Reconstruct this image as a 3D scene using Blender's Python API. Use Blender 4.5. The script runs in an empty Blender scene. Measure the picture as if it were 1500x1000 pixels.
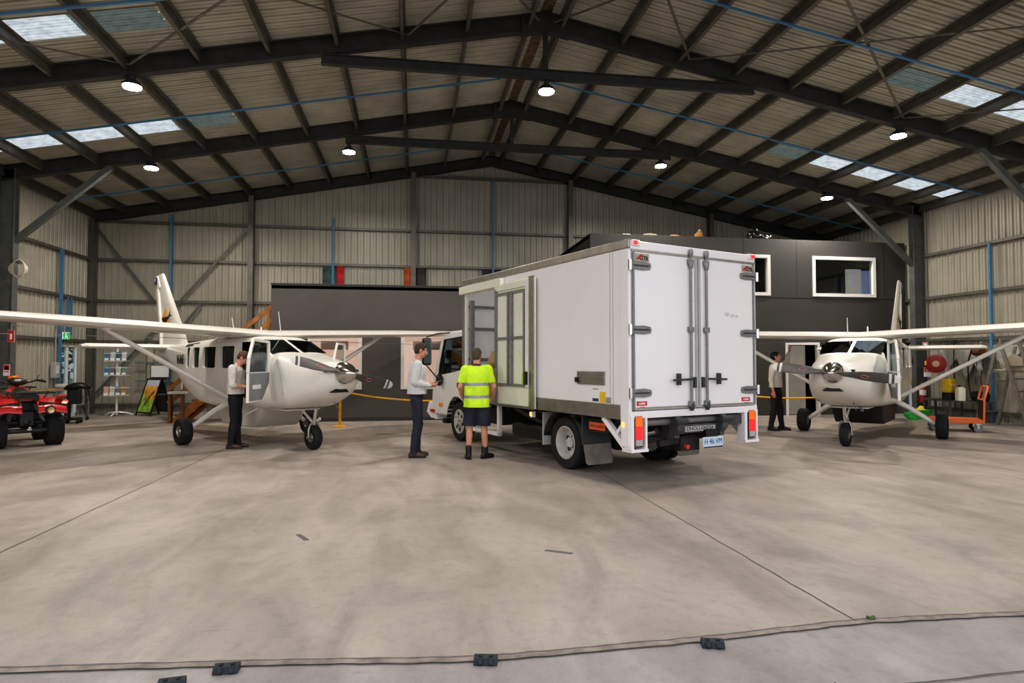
import bpy, bmesh, math, random
from math import sin, cos, pi, radians as R
from mathutils import Vector as V, Matrix as MX, noise as NZ
random.seed(7)
SC = bpy.context.scene
COL = SC.collection
Z3 = V((0, 0, 1))

# ------------------------------------------------------------------ materials
def lin(c):
    return tuple(((x / 255) / 12.92 if x / 255 <= .04045 else ((x / 255 + .055) / 1.055) ** 2.4) for x in c) + (1,)

MATS = {}
def mat(name, rgb, rough=.5, metal=0., var=.06, scale=6., bump=0., spec=.5, emit=None, estr=0., coat=0., bscale=None):
    if name in MATS: return MATS[name]
    m = bpy.data.materials.new(name); m.use_nodes = True
    nt = m.node_tree; N = nt.nodes; L = nt.links
    b = N['Principled BSDF']
    b.inputs['Roughness'].default_value = rough; b.inputs['Metallic'].default_value = metal
    b.inputs['Specular IOR Level'].default_value = spec
    if coat: b.inputs['Coat Weight'].default_value = coat; b.inputs['Coat Roughness'].default_value = .08
    tc = N.new('ShaderNodeTexCoord'); nz = N.new('ShaderNodeTexNoise')
    nz.inputs['Scale'].default_value = scale; nz.inputs['Detail'].default_value = 5
    L.new(tc.outputs['Object'], nz.inputs['Vector'])
    cr = N.new('ShaderNodeValToRGB'); c = lin(rgb)
    cr.color_ramp.elements[0].position = .3; cr.color_ramp.elements[1].position = .7
    cr.color_ramp.elements[0].color = tuple(max(0, v * (1 - var * 2)) for v in c[:3]) + (1,)
    cr.color_ramp.elements[1].color = tuple(min(1, v * (1 + var)) for v in c[:3]) + (1,)
    L.new(nz.outputs['Fac'], cr.inputs['Fac']); L.new(cr.outputs['Color'], b.inputs['Base Color'])
    if bump:
        n2 = N.new('ShaderNodeTexNoise'); n2.inputs['Scale'].default_value = bscale or scale * 6; n2.inputs['Detail'].default_value = 6
        L.new(tc.outputs['Object'], n2.inputs['Vector'])
        bp = N.new('ShaderNodeBump'); bp.inputs['Strength'].default_value = bump; bp.inputs['Distance'].default_value = .01
        L.new(n2.outputs['Fac'], bp.inputs['Height']); L.new(bp.outputs['Normal'], b.inputs['Normal'])
    if emit:
        b.inputs['Emission Color'].default_value = lin(emit); b.inputs['Emission Strength'].default_value = estr
    MATS[name] = m
    return m

def glass_mat(name, tint, refl=.12, rough=.02, mul=.6):
    if name in MATS: return MATS[name]
    m = bpy.data.materials.new(name); m.use_nodes = True
    nt = m.node_tree; N = nt.nodes; L = nt.links
    for n in list(N):
        if n.type == 'BSDF_PRINCIPLED': N.remove(n)
    out = [n for n in N if n.type == 'OUTPUT_MATERIAL'][0]
    t = N.new('ShaderNodeBsdfTransparent'); t.inputs['Color'].default_value = lin(tint)
    g = N.new('ShaderNodeBsdfGlossy'); g.inputs['Roughness'].default_value = rough; g.inputs['Color'].default_value = (.9, .95, 1, 1)
    lw = N.new('ShaderNodeLayerWeight'); lw.inputs['Blend'].default_value = .35
    ma = N.new('ShaderNodeMath'); ma.operation = 'MULTIPLY_ADD'; ma.inputs[1].default_value = mul; ma.inputs[2].default_value = refl
    ma.use_clamp = True
    L.new(lw.outputs['Fresnel'], ma.inputs[0])
    mx = N.new('ShaderNodeMixShader')
    L.new(ma.outputs[0], mx.inputs[0]); L.new(t.outputs[0], mx.inputs[1]); L.new(g.outputs[0], mx.inputs[2])
    L.new(mx.outputs[0], out.inputs[0])
    MATS[name] = m
    return m

# ------------------------------------------------------------------ mesh builder
class MB:
    def __init__(s): s.bm = bmesh.new()
    def face(s, vs):
        try: return s.bm.faces.new(vs)
        except ValueError: return None
    def hexa(s, P):
        v = [s.bm.verts.new(p) for p in P]
        for f in ((0, 3, 2, 1), (4, 5, 6, 7), (0, 1, 5, 4), (1, 2, 6, 5), (2, 3, 7, 6), (3, 0, 4, 7)): s.face([v[i] for i in f])
        return s
    def bx(s, x0, x1, y0, y1, z0, z1):
        x0, x1 = min(x0, x1), max(x0, x1); y0, y1 = min(y0, y1), max(y0, y1); z0, z1 = min(z0, z1), max(z0, z1)
        return s.hexa([(x0, y0, z0), (x1, y0, z0), (x1, y1, z0), (x0, y1, z0), (x0, y0, z1), (x1, y0, z1), (x1, y1, z1), (x0, y1, z1)])
    def bar(s, p0, p1, w, h, up=Z3):
        p0, p1 = V(p0), V(p1); d = (p1 - p0).normalized(); up = V(up)
        if abs(d.dot(up)) > .98: up = V((1, 0, 0))
        a = d.cross(up).normalized() * (w / 2); b = a.cross(d).normalized() * (h / 2)
        return s.hexa([p0 - a - b, p1 - a - b, p1 + a - b, p0 + a - b, p0 - a + b, p1 - a + b, p1 + a + b, p0 + a + b])
    def loft(s, rings, cap=True, closed=True):
        rs = [[s.bm.verts.new(p) for p in r] for r in rings]; n = len(rs[0])
        for a, b in zip(rs, rs[1:]):
            for i in range(n if closed else n - 1):
                j = (i + 1) % n; s.face([a[i], a[j], b[j], b[i]])
        if cap: s.face(list(reversed(rs[0]))); s.face(rs[-1])
        return s
    def cyl(s, p0, p1, r0, r1=None, n=14, cap=True):
        r1 = r0 if r1 is None else r1
        p0, p1 = V(p0), V(p1); d = (p1 - p0).normalized(); a = d.orthogonal().normalized(); b = d.cross(a)
        return s.loft([[p + (a * cos(2 * pi * i / n) + b * sin(2 * pi * i / n)) * r for i in range(n)] for p, r in ((p0, r0), (p1, r1))], cap)
    def tube(s, path, r, n=8, closed=False):
        P = [V(p) for p in path]; rings = []; a = None
        for i, p in enumerate(P):
            d = ((P[(i + 1) % len(P)] if closed or i < len(P) - 1 else p) - (P[i - 1] if closed or i > 0 else p)).normalized()
            a = d.orthogonal().normalized() if a is None else (a - d * a.dot(d)).normalized()
            b = d.cross(a); rr = r[i] if isinstance(r, (list, tuple)) else r
            rings.append([p + (a * cos(2 * pi * k / n) + b * sin(2 * pi * k / n)) * rr for k in range(n)])
        if closed: rings.append([V(q) for q in rings[0]])
        s.loft(rings, not closed)
        if closed: bmesh.ops.remove_doubles(s.bm, verts=s.bm.verts, dist=1e-6)
        return s
    def lathe(s, prof, o=(0, 0, 0), ax=(0, 0, 1), n=24, closed=False):
        o = V(o); d = V(ax).normalized(); a = d.orthogonal().normalized(); b = d.cross(a)
        rings = [[o + d * h + (a * cos(2 * pi * i / n) + b * sin(2 * pi * i / n)) * max(r, 1e-4) for i in range(n)] for r, h in prof]
        if closed: rings.append([V(q) for q in rings[0]])
        s.loft(rings, not closed)
        if closed: bmesh.ops.remove_doubles(s.bm, verts=s.bm.verts, dist=1e-6)
        return s
    def prism(s, pts, ext):
        e = V(ext); n = len(pts)
        a = [s.bm.verts.new(V(p)) for p in pts]; b = [s.bm.verts.new(V(p) + e) for p in pts]
        s.face(list(reversed(a))); s.face(b)
        for i in range(n): s.face([a[i], a[(i + 1) % n], b[(i + 1) % n], b[i]])
        return s
    def ell(s, c, r, M=None, u=14, v=9):
        c = V(c); r = (r, r, r) if not hasattr(r, '__len__') else r
        rings = []
        for j in range(v + 1):
            t = pi * j / v; q = max(sin(t), 1e-3)
            ring = []
            for i in range(u):
                p = V((r[0] * q * cos(2 * pi * i / u), r[1] * q * sin(2 * pi * i / u), -r[2] * cos(t)))
                ring.append(c + (M @ p if M else p))
            rings.append(ring)
        return s.loft(rings)
    def caps(s, p0, r0, p1, r1, n=12):
        s.ell(p0, r0, None, n, 8); s.ell(p1, r1, None, n, 8)
        if (V(p1) - V(p0)).length > 1e-4: s.cyl(p0, p1, r0, r1, n)
        return s
    def mesh(s, name):
        bmesh.ops.recalc_face_normals(s.bm, faces=s.bm.faces)
        me = bpy.data.meshes.new(name); s.bm.to_mesh(me); s.bm.free(); return me
    def build(s, name, m, parent=None, smooth=35, bevel=0, bseg=2):
        me = s.mesh(name); return place(name, me, m, parent, smooth, bevel, bseg)

def place(name, me, m, parent=None, smooth=35, bevel=0, bseg=2):
    for mm in (m if isinstance(m, (list, tuple)) else [m]): me.materials.append(mm)
    if smooth:
        for p in me.polygons: p.use_smooth = True
        me.set_sharp_from_angle(angle=R(smooth))
    o = bpy.data.objects.new(name, me); COL.objects.link(o)
    if parent: o.parent = parent
    if bevel:
        b = o.modifiers.new('bevel', 'BEVEL'); b.width = bevel; b.segments = bseg; b.limit_method = 'ANGLE'; b.angle_limit = R(40)
    return o

def tag(o, label, cat, group=None, kind=None):
    o['label'] = label; o['category'] = cat
    if group: o['group'] = group
    if kind: o['kind'] = kind
    return o
def thing(name, label, cat, loc=(0, 0, 0), rz=0, group=None):
    o = bpy.data.objects.new(name, None); COL.objects.link(o)
    o.location = loc; o.rotation_euler = (0, 0, rz); o.empty_display_size = .2
    return tag(o, label, cat, group)
def struct(name, mb, m, smooth=30, bevel=0):
    o = mb.build(name, m, None, smooth, bevel); o['kind'] = 'structure'; return o
def dup(root, loc, rz, label, group=None):
    r = root.copy(); COL.objects.link(r); r.location = loc; r.rotation_euler = (0, 0, rz); r['label'] = label
    if group: r['group'] = group
    for ch in list(root.children):
        c = ch.copy(); COL.objects.link(c); c.parent = r
        for g in list(ch.children):
            d = g.copy(); COL.objects.link(d); d.parent = c
    return r
def text(name, s, size, m, parent, origin, xdir, ydir, depth=.002, align='CENTER', width=None, bold=.0):
    cu = bpy.data.curves.new(name, 'FONT'); cu.body = s; cu.size = size; cu.align_x = align; cu.align_y = 'CENTER'
    cu.extrude = depth; cu.offset = bold
    t = bpy.data.objects.new(name + '_src', cu); COL.objects.link(t)
    dg = bpy.context.evaluated_depsgraph_get(); dg.update()
    me = bpy.data.meshes.new_from_object(t.evaluated_get(dg)); bpy.data.objects.remove(t)
    x = V(xdir).normalized(); y = V(ydir).normalized(); z = x.cross(y)
    if width and len(me.vertices):
        w = max(v.co.x for v in me.vertices) - min(v.co.x for v in me.vertices)
        for v in me.vertices: v.co.x *= width / w
    for v in me.vertices: v.co = V(origin) + x * v.co.x + y * v.co.y + z * v.co.z
    me.materials.clear()
    return place(name, me, m, parent, 0)
def baked(obj):
    """evaluated copy of the object's mesh; the source object is removed"""
    dg = bpy.context.evaluated_depsgraph_get(); dg.update()
    me = bpy.data.meshes.new_from_object(obj.evaluated_get(dg)); bpy.data.objects.remove(obj); return me
def blob(name, mb, m, parent, vox=.008, sm=6, wr=0., wf=9., clip=None, pick=None):
    """closed overlapping shapes fused into one continuous surface"""
    o = mb.build(name + '_src', m, None, 0)
    r = o.modifiers.new('r', 'REMESH'); r.mode = 'VOXEL'; r.voxel_size = vox
    q = o.modifiers.new('s', 'SMOOTH'); q.factor = .5; q.iterations = sm
    me = baked(o); me.materials.clear()
    if wr:
        ns = [v.normal.copy() for v in me.vertices]
        for v, n in zip(me.vertices, ns):
            p = v.co; w = NZ.noise(V((p.x * wf, p.y * wf, p.z * wf * .55))) + .5 * NZ.noise(V((p.x * wf * 2.3 + 5, p.y * wf * 2.3, p.z * wf * 1.4)))
            v.co = p + n * (w * wr)
    if clip:
        bm = bmesh.new(); bm.from_mesh(me)
        for co, no in clip:
            g = bm.verts[:] + bm.edges[:] + bm.faces[:]
            bmesh.ops.bisect_plane(bm, geom=g, plane_co=co, plane_no=no, clear_outer=True)
        bm.to_mesh(me); bm.free()
    o = place(name, me, m, parent, 60)
    if pick:
        for p in me.polygons: p.material_index = pick(p.center)
    return o
def rrect(x0, x1, y0, y1, r, n=4):
    P = []
    for cx, cy, a in ((x1 - r, y1 - r, 0), (x0 + r, y1 - r, 90), (x0 + r, y0 + r, 180), (x1 - r, y0 + r, 270)):
        for k in range(n + 1): t = R(a + 90 * k / n); P.append((cx + r * cos(t), cy + r * sin(t)))
    return P

# palette
WHITE = mat('white_paint', (226, 224, 222), .32, var=.015, scale=2, coat=.3)
PLANE_W = mat('aircraft_white', (230, 227, 220), .28, var=.02, scale=3, coat=.4)
BOXW = mat('truck_body_white', (238, 235, 237), .3, var=.012, scale=1.5, coat=.3)
CREAM = mat('truck_door_cream', (224, 224, 208), .4, var=.03, scale=3)
ALU = mat('brushed_aluminium', (168, 163, 155), .38, .85, var=.08, scale=9)
GALV = mat('galvanised_steel', (140, 140, 140), .5, .6, var=.1, scale=14)
CHROME = mat('chrome', (215, 215, 215), .12, 1., var=.02)
STEEL = mat('grey_painted_steel', (96, 99, 97), .55, .2, var=.12, scale=5)
STEELD = mat('dark_painted_steel', (60, 60, 60), .6, .2, var=.12, scale=5)
BLUE = mat('blue_paint', (74, 128, 165), .5, var=.06)
RUB = mat('black_rubber', (24, 24, 25), .75, var=.2, scale=20, bump=.3)
TYRE = mat('tyre_rubber', (30, 30, 31), .8, var=.25, scale=14, bump=.4)
BLACK = mat('black_plastic', (17, 17, 18), .45, var=.2)
DGREY = mat('dark_grey_plastic', (58, 60, 62), .55, var=.1)
MGREY = mat('mid_grey', (120, 122, 124), .5, var=.06)
LGREY = mat('light_grey', (176, 176, 174), .5, var=.04)
ORANGE = mat('orange_paint', (226, 110, 52), .45, var=.05)
YEL = mat('yellow_paint', (238, 176, 32), .5, var=.05)
RED = mat('red_paint', (196, 22, 22), .35, var=.08, coat=.4)
REDL = mat('red_lens', (225, 25, 30), .25, emit=(255, 40, 40), estr=.8)
AMBL = mat('amber_lens', (215, 100, 30), .25, emit=(255, 120, 30), estr=.25)
GREEN = mat('green_plastic', (40, 165, 60), .45)
WOOD = mat('orange_timber', (176, 112, 48), .6, var=.2, scale=5, bump=.2)
BROWN = mat('brown_timber', (112, 74, 40), .65, var=.2, scale=5, bump=.2)
CARD = mat('brown_cardboard', (168, 124, 78), .8, var=.1)
DWALL = mat('charcoal_cladding', (62, 60, 58), .62, var=.06, scale=1.2, bump=.05)
INK = mat('black_ink', (20, 20, 22), .6)
PAPER = mat('white_paper', (232, 232, 232), .7, var=.02)
GLASS_D = glass_mat('tinted_glass', (36, 40, 44), .04, mul=.3)
GLASS_C = glass_mat('clear_glass', (225, 230, 230), .03, mul=.2)
# ------------------------------------------------------------------ hangar shell
RX, XL, XR, YB, Y0 = 2.6, -9.83, 15.05, 21.45, 2.6
FR = [3.6, 8.0, 12.35, 16.75, 21.3]
SL = .19
def zb(x): return 8.22 - SL * abs(x - RX)

# concrete floor
def concrete(name, a, b, scale=.35):
    m = bpy.data.materials.new(name); m.use_nodes = True; nt = m.node_tree; N = nt.nodes; L = nt.links; B = N['Principled BSDF']
    tc = N.new('ShaderNodeTexCoord')
    def nz(sc, det, stretch=(1, 1, 1), dist=0.):
        mp = N.new('ShaderNodeMapping'); mp.inputs['Scale'].default_value = stretch; L.new(tc.outputs['Object'], mp.inputs['Vector'])
        n = N.new('ShaderNodeTexNoise'); n.inputs['Scale'].default_value = sc; n.inputs['Detail'].default_value = det
        n.inputs['Roughness'].default_value = .62; n.inputs['Distortion'].default_value = dist
        L.new(mp.outputs[0], n.inputs['Vector']); return n
    def ramp(src, p0, c0, p1, c1):
        r = N.new('ShaderNodeValToRGB'); e = r.color_ramp.elements
        e[0].position, e[1].position = p0, p1; e[0].color, e[1].color = c0, c1; L.new(src, r.inputs['Fac']); return r
    def mul(x, y, f):
        q = N.new('ShaderNodeMix'); q.data_type = 'RGBA'; q.blend_type = 'MULTIPLY'; q.inputs['Factor'].default_value = f
        L.new(x, q.inputs[6]); L.new(y, q.inputs[7]); return q.outputs[2]
    base = ramp(nz(scale, 7, (1, 1, 1), .6).outputs['Fac'], .32, lin(a), .66, lin(b)).outputs[0]
    g = lambda v: (v, v, v, 1)
    c = mul(base, ramp(nz(1.1, 8, (1.6, .5, 1), .8).outputs['Fac'], .36, g(.70), .6, g(1)).outputs[0], .85)
    c = mul(c, ramp(nz(9, 8, (1, 1, 1), .3).outputs['Fac'], .33, g(.8), .5, g(1)).outputs[0], .6)
    c = mul(c, ramp(nz(3.2, 3, (.7, 2.2, 1)).outputs['Fac'], .26, g(.6), .33, g(1)).outputs[0], .5)
    c = mul(c, ramp(nz(60, 3).outputs['Fac'], .3, g(.8), .55, g(1)).outputs[0], .5)
    L.new(c, B.inputs['Base Color'])
    rr = ramp(nz(1.6, 6).outputs['Fac'], .35, g(.34), .65, g(.56)); L.new(rr.outputs[0], B.inputs['Roughness'])
    bp = N.new('ShaderNodeBump'); bp.inputs['Strength'].default_value = .12; bp.inputs['Distance'].default_value = .01
    L.new(nz(45, 5).outputs['Fac'], bp.inputs['Height']); L.new(bp.outputs[0], B.inputs['Normal'])
    B.inputs['Specular IOR Level'].default_value = .4
    return m
FLOORM = concrete('floor_concrete', (160, 150, 141), (182, 171, 161))
APRONM = concrete('apron_concrete', (152, 145, 143), (174, 166, 164))
sill = [(-9.93, 3.73), (-2.08, 3.67), (-.9, 3.56), (.38, 3.41), (1.6, 3.46), (2.7, 3.55), (3.76, 3.5), (XR + .1, 3.36)]
struct('floor', MB().prism([(x, y, -.2) for x, y in sill] + [(XR + .1, YB + .1, -.2), (XL - .1, YB + .1, -.2)], (0, 0, .2)), FLOORM, 0)
struct('ground_apron', MB().bx(-26, 32, -22, 3.8, -.3, -.006), APRONM, 0)
JOINT = mat('joint_filler', (92, 86, 84), .8, var=.25, scale=12)
DUSTJ = mat('joint_dust', (150, 140, 132), .9, var=.2, scale=9)
def strip(name, pts, w, m, z=.0015):
    mb = MB(); P = [V((x, y, z)) for x, y in pts]; L = []; Rr = []
    for i, p in enumerate(P):
        d = (P[min(i + 1, len(P) - 1)] - P[max(i - 1, 0)]).normalized(); n = V((-d.y, d.x, 0))
        ww = w * (1 + .35 * NZ.noise(p * 3))
        L.append(mb.bm.verts.new(p + n * ww / 2)); Rr.append(mb.bm.verts.new(p - n * ww / 2))
    for i in range(len(P) - 1): mb.face([Rr[i], Rr[i + 1], L[i + 1], L[i]])
    o = mb.build(name, m, None, 0); o['kind'] = 'structure'; return o
def lerp_pts(a, b, n, j=.006):
    return [(a[0] + (b[0] - a[0]) * i / n + random.uniform(-j, j), a[1] + (b[1] - a[1]) * i / n + random.uniform(-j, j)) for i in range(n + 1)]
fine = []
for a, b in zip(sill, sill[1:]): fine += lerp_pts(a, b, 14)[:-1]
strip('trim_1', fine, .075, DUSTJ, .0012); strip('trim_2', [(x, y + .022) for x, y in fine], .008, JOINT, .002); strip('trim_3', [(x, y - .035) for x, y in fine], .005, JOINT, .002)
strip('trim_4', lerp_pts((2.66, 3.55), (2.62, 17), 60), .012, JOINT)
strip('trim_5', lerp_pts((-3.35, 3.7), (-3.35, 17), 60), .016, JOINT)
strip('trim_6', lerp_pts((8.6, 3.5), (8.6, 17), 40), .012, JOINT)
strip('trim_7', lerp_pts((-.5, 2.75), (7, 2.96), 40), .01, JOINT, .0)
strip('trim_8', lerp_pts((2.05, 2.9), (2.02, 0), 20), .01, JOINT, .0)
YLINE = mat('faded_yellow_line', (196, 146, 56), .7, var=.2, scale=4)
strip('trim_9', lerp_pts((-9.2, 17.0), (-1.9, 16.6), 30, .004), .07, YLINE)

# profiled sheet
WALLM = mat('wall_sheet', (172, 167, 153), .42, .15, var=.07, scale=1.3)
ROOFM = mat('roof_sheet', (178, 173, 158), .55, .1, var=.1, scale=1.6)
def ribs(a, b, pitch=.2, h=.036):
    P = []; n = int(round((b - a) / pitch))
    for i in range(n):
        t = a + (b - a) * i / n
        P += [(t, 0), (t + pitch * .34, 0), (t + pitch * .37, h * .35), (t + pitch * .42, h * .35), (t + pitch * .45, 0), (t + pitch * .76, 0), (t + pitch * .84, h), (t + pitch * .93, h)]
    P.append((b, 0)); return P
def sheet(mb, prof, lo, hi):
    A = [mb.bm.verts.new(lo(t, d)) for t, d in prof]; Bv = [mb.bm.verts.new(hi(t, d)) for t, d in prof]
    for i in range(len(prof) - 1): mb.face([A[i], A[i + 1], Bv[i + 1], Bv[i]])
    return mb
ZS = .36
struct('wall_back', sheet(MB(), ribs(XL, XR), lambda t, d: (t, YB - d, 0), lambda t, d: (t, YB - d, zb(t) + ZS)), WALLM, 25)
mb = MB(); E0 = zb(XL) + ZS
sheet(mb, ribs(Y0, 19.5), lambda t, d: (XL + d, t, 0), lambda t, d: (XL + d, t, E0)); sheet(mb, ribs(20.55, YB), lambda t, d: (XL + d, t, 0), lambda t, d: (XL + d, t, E0))
sheet(mb, ribs(19.5, 20.55, .21), lambda t, d: (XL + d, t, 2.06), lambda t, d: (XL + d, t, E0)); struct('wall_left', mb, WALLM, 25)
mb = MB(); E1 = zb(XR) + ZS
sheet(mb, ribs(Y0, 16.95), lambda t, d: (XR - d, t, 0), lambda t, d: (XR - d, t, E1)); sheet(mb, ribs(17.45, YB), lambda t, d: (XR - d, t, 0), lambda t, d: (XR - d, t, E1))
sheet(mb, ribs(16.95, 17.45, .25), lambda t, d: (XR - d, t, 2.1), lambda t, d: (XR - d, t, E1)); struct('wall_right', mb, WALLM, 25)
# roof, in strips so the translucent sheets sit in real openings
SKY = [(10.85, 11.5), (15.2, 15.9)]
def roof(side):
    mb = MB(); xe = XL if side < 0 else XR
    X = lambda o: RX + side * o
    oe = abs(xe - RX)
    def sh(y0, y1, o0, o1):
        sheet(mb, ribs(y0, y1, .22, .055), lambda t, d: (X(o0), t, zb(X(o0)) + ZS + d), lambda t, d: (X(o1), t, zb(X(o1)) + ZS + d))
    y = Y0
    for a, b in SKY: sh(y, a, .12, oe); sh(a, b, .12, 6.75); y = b
    sh(y, YB, .12, oe)
    o = mb.build('ceiling', ROOFM, None, 25); o['kind'] = 'structure'
    return oe
oeL = roof(-1); oeR = roof(1)
def translucent(name, c, s):
    m = bpy.data.materials.new(name); m.use_nodes = True; N = m.node_tree.nodes; L = m.node_tree.links
    B = N['Principled BSDF']; out = [n for n in N if n.type == 'OUTPUT_MATERIAL'][0]
    t = N.new('ShaderNodeBsdfTranslucent'); tc = N.new('ShaderNodeTexCoord'); n = N.new('ShaderNodeTexNoise'); n.inputs['Scale'].default_value = 7; n.inputs['Detail'].default_value = 6
    L.new(tc.outputs['Object'], n.inputs[0]); r = N.new('ShaderNodeValToRGB'); r.color_ramp.elements[0].position = .35; r.color_ramp.elements[1].position = .6
    r.color_ramp.elements[0].color = tuple(v * s * .7 for v in lin(c)[:3]) + (1,); r.color_ramp.elements[1].color = tuple(v * s for v in lin(c)[:3]) + (1,)
    L.new(n.outputs['Fac'], r.inputs[0]); L.new(r.outputs[0], t.inputs[0])
    mx = N.new('ShaderNodeMixShader'); mx.inputs[0].default_value = .2; B.inputs['Base Color'].default_value = lin((150, 156, 150)); L.new(t.outputs[0], mx.inputs[1]); L.new(B.outputs[0], mx.inputs[2]); L.new(mx.outputs[0], out.inputs[0])
    return m
SKYM = translucent('skylight_sheet', (228, 236, 238), .8); SKYG = translucent('skylight_green_sheet', (150, 166, 158), .3)
k = 0
for a, b in SKY:
    for side in (-1, 1):
        oe = oeL if side < 0 else oeR
        for o0, o1, m in ((6.75, 8.05, SKYG), (8.05, oe, SKYM)):
            k += 1; X = lambda o: RX + side * o
            mb = sheet(MB(), ribs(a - .01, b + .01, .168, .025), lambda t, d: (X(o0), t, zb(X(o0)) + ZS + .004 + d), lambda t, d: (X(o1), t, zb(X(o1)) + ZS + .004 + d))
            o = mb.build('window_%d' % (20 + k), m, None, 25); o['kind'] = 'structure'
# ridge cap (rust-stained foam strip shows between the two sheets)
RIDGE = mat('ridge_strip', (112, 92, 72), .8, var=.3, scale=9)
zr = zb(RX) + ZS
struct('trim_10', MB().prism([(RX - .32, Y0, zr - .03), (RX, Y0, zr + .03), (RX + .32, Y0, zr - .03), (RX + .32, Y0, zr - .01), (RX, Y0, zr + .05), (RX - .32, Y0, zr - .01)], (0, YB - Y0, 0)), RIDGE)

def ibeam(mb, p0, p1, d=.36, bf=.17, tf=.02, tw=.018, up=Z3):
    """web + two flanges; p0-p1 is the bottom centre line"""
    p0, p1, u = V(p0), V(p1), V(up)
    mb.bar(p0 + u * tf / 2, p1 + u * tf / 2, bf, tf, u); mb.bar(p0 + u * (d - tf / 2), p1 + u * (d - tf / 2), bf, tf, u)
    mb.bar(p0 + u * d / 2, p1 + u * d / 2, tw, d - 2 * tf, u); return mb
for i, y in enumerate(FR):
    dd = .34
    for s, xe in ((-1, XL + .1), (1, XR - .1)):
        ibeam(MB(), (RX, y, zb(RX)), (xe, y, zb(xe)), dd).build('roof_rafter', STEELD, None, 0)['kind'] = 'structure'
        ux = -s
        if i < 4:
            ibeam(MB(), (xe + ux * .36, y, 0), (xe + ux * .36, y, zb(xe) + .3), .36, .2, .02, .018, (-ux, 0, 0)).build('wall_column', STEEL, None, 0)['kind'] = 'structure'
            h0 = xe + ux * 2.4
            mbk = MB().bar((h0, y, zb(h0) - .02), (xe + ux * .3, y, 4.42), .13, .13, (ux, 0, 1)).bar((h0 - .05, y, zb(h0) - .02), (h0 + .05, y, zb(h0) - .02), .2, .06)
            mbk.build('knee_brace', STEEL, None, 0)['kind'] = 'structure'
    if i < 4:
        ibeam(MB(), (-1.75, y, 7.22), (7.1, y, 7.22), .2, .12).build('tie_beam', STEELD, None, 0)['kind'] = 'structure'
        MB().bar((RX, y, 7.4), (RX, y, zb(RX) + .02), .09, .09).build('tie_hanger', STEELD, None, 0)['kind'] = 'structure'
        MB().prism([(RX - .5, y - .09, zb(RX) - .12), (RX, y - .09, zb(RX) - .03), (RX + .5, y - .09, zb(RX) - .12), (RX + .5, y - .09, zb(RX) + .3), (RX, y - .09, zb(RX) + .36), (RX - .5, y - .09, zb(RX) + .3)], (0, .18, 0)).build('apex_plate', STEELD, None, 0)['kind'] = 'structure'
PURL = mat('purlin_steel', (104, 100, 92), .5, .35, var=.12, scale=4)
for s in (-1, 1):
    for o in (.3, 1.55, 2.8, 4.02, 5.25, 6.48, 7.72, 8.95, 10.2, 11.4, 12.25):
        x = RX + s * o; z = zb(x)
        n = V((s * SL, 0, 1)).normalized(); t = V((1, 0, -s * SL)).normalized() * s
        mb = MB(); c = V((x, 0, z + .12))
        p = lambda y, a, b: (c + t * a + n * b + V((0, y, 0)))
        for a0, a1, b0, b1 in ((-.006, .006, 0, .21), (-.006, .07, 0, .012), (-.07, .006, .198, .21), (.06, .07, 0, .03)):
            mb.hexa([p(Y0, a0, b0), p(Y0, a1, b0), p(YB, a1, b0), p(YB, a0, b0), p(Y0, a0, b1), p(Y0, a1, b1), p(YB, a1, b1), p(YB, a0, b1)])
        mb.build('roof_purlin', PURL, None, 0)['kind'] = 'structure'
# blue bridging bars across the purlins, mid bay
for y in (10.25, 14.6, 19.1):
    for s, xe in ((-1, XL + .2), (1, XR - .2)):
        MB().bar((RX + s * .6, y, zb(RX + .6) + .1), (xe, y, zb(xe) + .1), .035, .035).build('bridging_bar', BLUE, None, 0)['kind'] = 'structure'
# roof cross bracing in the bay nearest the doors
an = [-9.6, -5.07, -.12, 2.45]; bn = [2.75, 5.6, 10.5, 14.6]
for lst in (an, bn):
    for a, b in zip(lst, lst[1:]):
        for (xa, xb) in ((a, b), (b, a)):
            MB().bar((xa, 12.2, zb(xa) + .14), (xb, 8.15, zb(xb) + .14), .05, .012).build('roof_brace', PURL, None, 0)['kind'] = 'structure'
# girts
GIRT = mat('girt_steel', (112, 109, 102), .45, .45, var=.1, scale=4)
for z in (.25, 2.2, 3.46, 4.74, 5.93):
    MB().bx(XL, XR, YB - .15, YB - .03, z - .04, z + .04).build('back_girt', GIRT, None, 0)['kind'] = 'structure'
MB().bx(-.1, 5.3, YB - .15, YB - .03, 7.74, 7.82).build('back_girt', GIRT, None, 0)['kind'] = 'structure'
for z in (.25, 2.2, 3.44, 4.7):
    for (a, b) in (((Y0, 19.45), (20.6, YB)) if z < 2 else ((Y0, YB),)):
        MB().bx(XL + .03, XL + .14, a, b, z - .04, z + .04).build('side_girt', GIRT, None, 0)['kind'] = 'structure'
    for (a, b) in (((Y0, 16.9), (17.5, YB)) if z < 2 else ((Y0, YB),)):
        MB().bx(XR - .14, XR - .03, a, b, z - .04, z + .04).build('side_girt', GIRT, None, 0)['kind'] = 'structure'
for x in (-9.72, -5.1, 0, 5.32, 10.46, 14.9):
    ibeam(MB(), (x, YB - .36, 0), (x, YB - .36, zb(x) + .1), .22, .16, .015, .015, (0, 1, 0)).build('back_column', GIRT, None, 0)['kind'] = 'structure'
for x, z0, z1 in ((-7.5, 0, 6.2), (-2.58, 3.6, 6.25), (2.66, 3.6, 7.75)):
    MB().bar((x, YB - .19, z0), (x, YB - .19, z1), .07, .07).build('blue_bridging', BLUE, None, 0)['kind'] = 'structure'
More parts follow.
